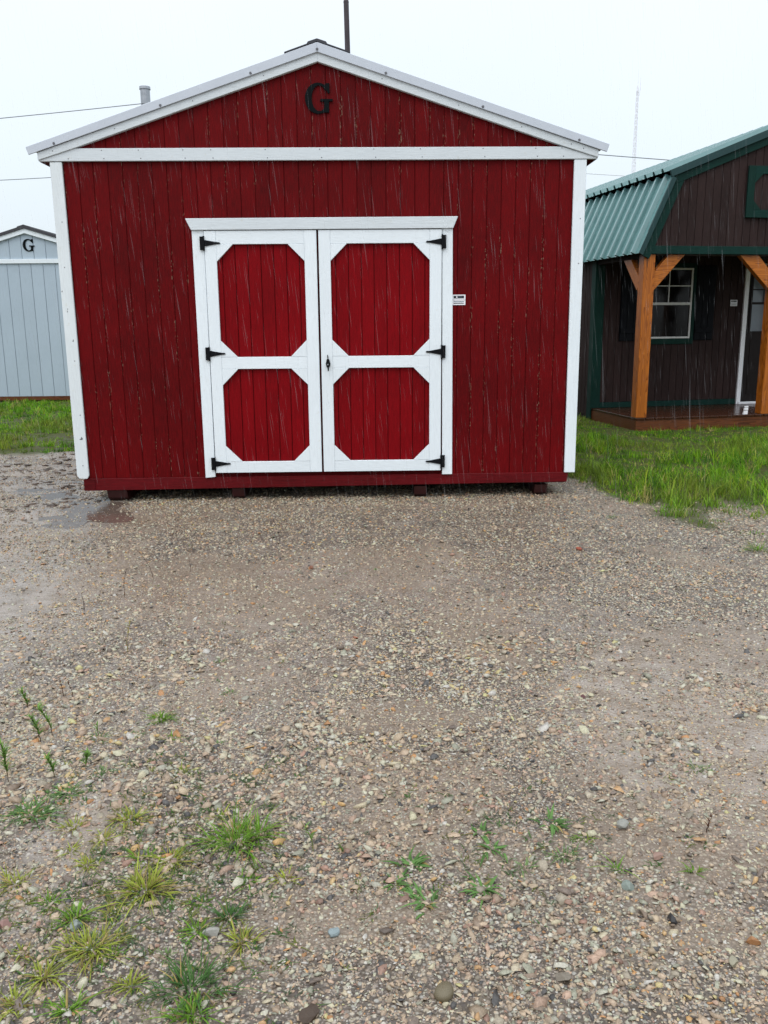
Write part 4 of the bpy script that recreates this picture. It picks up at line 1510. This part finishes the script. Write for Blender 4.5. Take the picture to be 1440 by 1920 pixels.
Wd = [
    (.46, -5.14, .07, .035, 34, 'leafy', 'broad-leaved weed with yellow lower leaves right of centre'),
    (.41, -5.22, .045, .03, 22, 'leafy', 'small leafy weed in front of the broad-leaved one'),
    (.49, -5.30, .065, .035, 30, 'leafy', 'leafy rosette weed lowest of the middle group'),
    (.65, -5.25, .075, .04, 36, 'leafy', 'leafy rosette weed right of the middle group'),
    (.70, -5.07, .05, .035, 26, 'leafy', 'small fresh green weed above the right rosette'),
    (.68, -4.99, .035, .03, 18, 'leafy', 'highest small weed right of centre'),
    (.90, -4.94, .055, .04, 26, 'leafy', 'bright green weed above the grey-green mat'),
    (-.71, -4.86, .15, .035, 300, 'leafy', 'dark leafy weed patch near the left edge'),
    (-.63, -4.75, .10, .03, 160, 'leafy', 'leafy weed just behind the dark leafy patch'),
]
for t in Wd:
    tuft(*t, cat='weed')


EX = [
    (-.52, -5.05, .045, .03, 50, 'yellow', 'thin yellow-green tuft between the left edge tuft and the dark weed patch'),
    (-.50, -5.28, .050, .035, 60, 'green', 'low green tuft behind the pinkish-red stone'),
    (-.33, -5.32, .040, .03, 50, 'yellow', 'small tuft wedged between the big clump and the pale green-grey stone'),
    (-.16, -5.16, .040, .03, 40, 'pale', 'pale flat tuft just right of the big yellow-green clump'),
    (-.12, -4.88, .045, .03, 45, 'yellow', 'faint yellow tuft behind the large spreading green one'),
    (-.28, -5.47, .045, .03, 50, 'green', 'small green tuft touching the right side of the wide foreground clump'),
    (-.15, -5.47, .040, .025, 40, 'pale', 'pale tuft halfway between the wide clump and the sprawling dark one'),
    (-.50, -5.46, .045, .03, 45, 'yellow', 'small yellow tuft left of the wide foreground clump'),
    (-.56, -4.62, .045, .03, 45, 'pale', 'pale tuft on the ground under the short upright weeds'),
    (-.20, -4.42, .040, .025, 40, 'pale', 'faint pale tuft right of the two upper green tufts'),
    (-.52, -4.33, .060, .02, 70, 'pale', 'flat grey-green mat left of the bright green upper tuft'),
    (.78, -5.16, .050, .03, 50, 'pale', 'pale mat between the leafy rosette and the grey-green mat'),
    (.98, -5.02, .040, .03, 40, 'green', 'small green tuft next to the flat pale grey stone'),
]
for t in EX:
    tuft(*t)


def stem_weed(x, y, h, leanx, leaves, label, col=(.13, .24, .05), stem=(.10, .06, .03), leafl=.028):
    r_ = np.random.default_rng(int(abs(x * 713 + y * 191) * 10) + 3)
    gz = float(ground_h(x, y))
    root = empty('upright_weed', (x, y, gz), 0, label, 'weed', 'upright weeds on the left of the yard')
    m = MB()
    prev = Vector((0, 0, -.01))
    pts = [prev]
    for i in range(1, 7):
        t = i / 6
        q = Vector((leanx * t * t + r_.normal(0, .0015), r_.normal(0, .0015), h * t))
        m.tube(prev, q, .0016 * (1 - .6 * (t - 1 / 6)), .0016 * (1 - .6 * t), 5, False)
        prev = q
        pts.append(q)
    V = np.array(m.V)
    me = np_mesh('stem', V, np.array(m.F), 4, M['grass'], np.tile(np.array(stem), (len(V), 1)))
    link('stem', me, root)
    if leaves:
        t = r_.uniform(.25, 1.0, leaves)
        bx = leanx * t * t
        bz = h * t
        head = r_.uniform(0, 2 * np.pi, leaves)
        cc = np.array(col)[None] * r_.uniform(.7, 1.4, (leaves, 1))
        V, F, C = blades(bx, np.zeros(leaves), leafl * r_.uniform(.6, 1.2, leaves), .0027 * np.ones(leaves), r_.uniform(.6, 1.3, leaves), head, cc, r_, 3, .6, bz)
        o = link('leaf', np_mesh('leaf', V, F, 3, M['grass'], C), root)
        o['kind'] = 'stuff'
    return root


stem_weed(-1.01, -4.10, .085, -.02, 46, 'leafy upright weed furthest back, top left of the weed group')
stem_weed(-.86, -4.37, .10, -.03, 55, 'leafy upright weed at the front of the tall pair on the left')
stem_weed(-.83, -4.33, .12, -.05, 50, 'tallest thin upright weed on the left')
stem_weed(-.71, -4.65, .07, -.02, 40, 'short leafy upright weed above the dark weed patch')
stem_weed(-.86, -4.66, .14, -.01, 60, 'tall green weed at the very left edge of the yard', leafl=.035)
stem_weed(-.66, -4.345, .05, .0, 5, 'single broad upright leaf on a red stalk', leafl=.03)
stem_weed(.18, -5.06, .10, -.035, 10, 'single green stalk with an orange tip left of the leafy weeds', stem=(.15, .20, .03), leafl=.02)
stem_weed(-.62, -4.60, .06, .01, 30, 'small leafy upright weed right of the short leafy one')
for (x, y, h, l, lab) in ((-.93, -2.38, .26, -.16, 'dry brown bent stalk in front of the shed left door side'),
                          (-1.02, -2.68, .16, .02, 'thin dry stalk left of the bent brown one'),
                          (-1.17, -2.90, .10, -.01, 'short dry stalk furthest left of the dry group'),
                          (-.75, -2.19, .09, .0, 'tiny dry stalk furthest right of the dry group'),
                          (-.78, -3.50, .14, .02, 'straw-yellow stalk with a small head lower on the left'),
                          (-.91, -3.98, .09, -.02, 'rust-brown dead stalk above the green weeds'),
                          (-.86, -4.01, .07, -.02, 'second rust-brown dead stalk beside the first'),
                          (1.35, -5.01, .06, .01, 'dark dead twig sprig near the right edge')):
    straw = 'straw' in lab
    stem_weed(x, y, h, l, 6, lab, (.30, .26, .06) if straw else (.10, .045, .025), (.32, .27, .08) if straw else (.085, .040, .028), .018)

# seedlings and sprigs too small and many to count
r_ = np.random.default_rng(640)
ns = 900
sx_ = np.concatenate([r_.normal(-.35, .28, ns), r_.normal(.75, .30, 90), r_.uniform(-1.2, 2.4, 60)])
sy_ = np.concatenate([r_.normal(-5.15, .38, ns), r_.normal(-5.05, .16, 90), r_.uniform(-5.6, -1.0, 60)])
km = fbm(sx_, sy_, 4.0, 91, 3) > .47
sx_, sy_ = sx_[km], sy_[km]
kk = 9
px_ = np.repeat(sx_, kk) + r_.normal(0, .007, len(sx_) * kk)
py_ = np.repeat(sy_, kk) + r_.normal(0, .007, len(sx_) * kk)
cb = np.array([(.06, .13, .03), (.15, .17, .04), (.09, .13, .07)])[r_.choice(3, len(sx_))] * r_.uniform(.6, 1.2, (len(sx_), 1))
V, F, C = blades(px_, py_, r_.uniform(.006, .024, len(px_)), r_.uniform(.0012, .0026, len(px_)), r_.uniform(.6, 2.2, len(px_)), r_.uniform(0, 6.28, len(px_)), np.repeat(cb, kk, 0), r_, 3, .6)
o = link('seedlings', np_mesh('seedlings', V, F, 3, M['grass'], C))
tag(o, 'tiny green seedlings sprinkled among the gravel stones', 'weeds', None, 'stuff')

# lumps of brown mud on the left
r_ = np.random.default_rng(650)
nm_ = 1500
mx, my = r_.uniform(-4.6, -1.95, nm_), r_.uniform(-.6, 2.8, nm_)
kz = fbm(mx, my, 2.2, 93, 3) > .50
mx, my = mx[kz], my[kz]
V = np.repeat(ICO_V[None], len(mx), 0) * (1 + r_.uniform(-.35, .35, (len(mx), 12, 1)))
V *= np.stack([r_.uniform(1.0, 2.4, len(mx)), r_.uniform(.6, 1.1, len(mx)), r_.uniform(.25, .5, len(mx))], 1)[:, None] * (.007 + .022 * r_.random(len(mx)) ** 2)[:, None, None]
an = r_.normal(.35, .5, len(mx))
V = np.stack([V[:, :, 0] * np.cos(an)[:, None] - V[:, :, 1] * np.sin(an)[:, None], V[:, :, 0] * np.sin(an)[:, None] + V[:, :, 1] * np.cos(an)[:, None], V[:, :, 2]], 2)
V += np.stack([mx, my, ground_h(mx, my)], 1)[:, None]
C = np.repeat(np.array((.085, .055, .038))[None] * r_.uniform(.5, 1.4, (len(mx), 1)), 12, 0)
F = ICO_F[None] + (np.arange(len(mx)) * 12)[:, None, None]
o = link('mud_lumps', np_mesh('mud_lumps', V.reshape(-1, 3), F.reshape(-1, 3), 3, M['stone'], C))
tag(o, 'dark wet mud lumps churned up left of the red shed', 'mud', None, 'stuff')

# ------------------------------------------------------------------ falling rain
n = NT('rain_streak')
tr = n.n('ShaderNodeBsdfTransparent')
df = n.principled(Base_Color=(.93, .96, 1.0), Roughness=.25)
tl = n.n('ShaderNodeBsdfTranslucent')
tl.inputs['Color'].default_value = (.93, .96, 1, 1)
m1 = n.n('ShaderNodeMixShader')
m1.inputs[0].default_value = .5
n.t.links.new(df.outputs[0], m1.inputs[1])
n.t.links.new(tl.outputs[0], m1.inputs[2])
m2 = n.n('ShaderNodeMixShader')
m2.inputs[0].default_value = .030
n.t.links.new(tr.outputs[0], m2.inputs[1])
n.t.links.new(m1.outputs[0], m2.inputs[2])
M['rain'] = n.done(m2)
r_ = np.random.default_rng(500)
NR = 60000
px = r_.uniform(-6, 9, NR)
py = r_.uniform(-7.5, 8, NR)
pz = r_.uniform(.0, 6.2, NR)
dist = np.sqrt((px - CAM_POS.x) ** 2 + (py - CAM_POS.y) ** 2 + (pz - CAM_POS.z) ** 2)
keep = (dist > 1.3) & ((py < .5) | (r_.random(NR) < .22))
keep &= ~((np.abs(px) < 2.35) & (py > -.12) & (py < 6.6) & (pz < APX - SL * np.abs(px) + .15))
lx = (px - 4.046) * math.cos(CA) + (py - 4.411) * math.sin(CA)
ly = -(px - 4.046) * math.sin(CA) + (py - 4.411) * math.cos(CA)
keep &= ~((lx > -.3) & (lx < 4.1) & (ly > -.05) & (ly < 8.2) & (pz < 4.1))
px, py, pz = px[keep], py[keep], pz[keep]
NR = len(px)
L = r_.uniform(.05, .15, NR)
rad = .0006 + .0012 * r_.random(NR) ** 1.6
ddx, ddy = r_.normal(.10, .025, NR), r_.normal(-.02, .03, NR)
V = np.zeros((NR, 5, 3))
for k in range(3):
    a = 2 * math.pi * k / 3
    V[:, k] = np.stack([px + ddx * L * .1 + rad * math.cos(a), py + ddy * L * .1 + rad * math.sin(a), pz - L * .1], 1)
for j, t in ((3, -.5), (4, .5)):
    V[:, j] = np.stack([px - ddx * L * t, py - ddy * L * t, pz + L * t], 1)
FF = []
for k in range(3):
    q = (k + 1) % 3
    FF += [(3, q, k), (4, k, q)]
F = np.array(FF)[None] + (np.arange(NR) * 5)[:, None, None]
rain = link('rain', np_mesh('rain', V.reshape(-1, 3), F.reshape(-1, 3), 3, M['rain']))
tag(rain, 'thin pale streaks of falling rain all over the yard', 'rain', None, 'stuff')
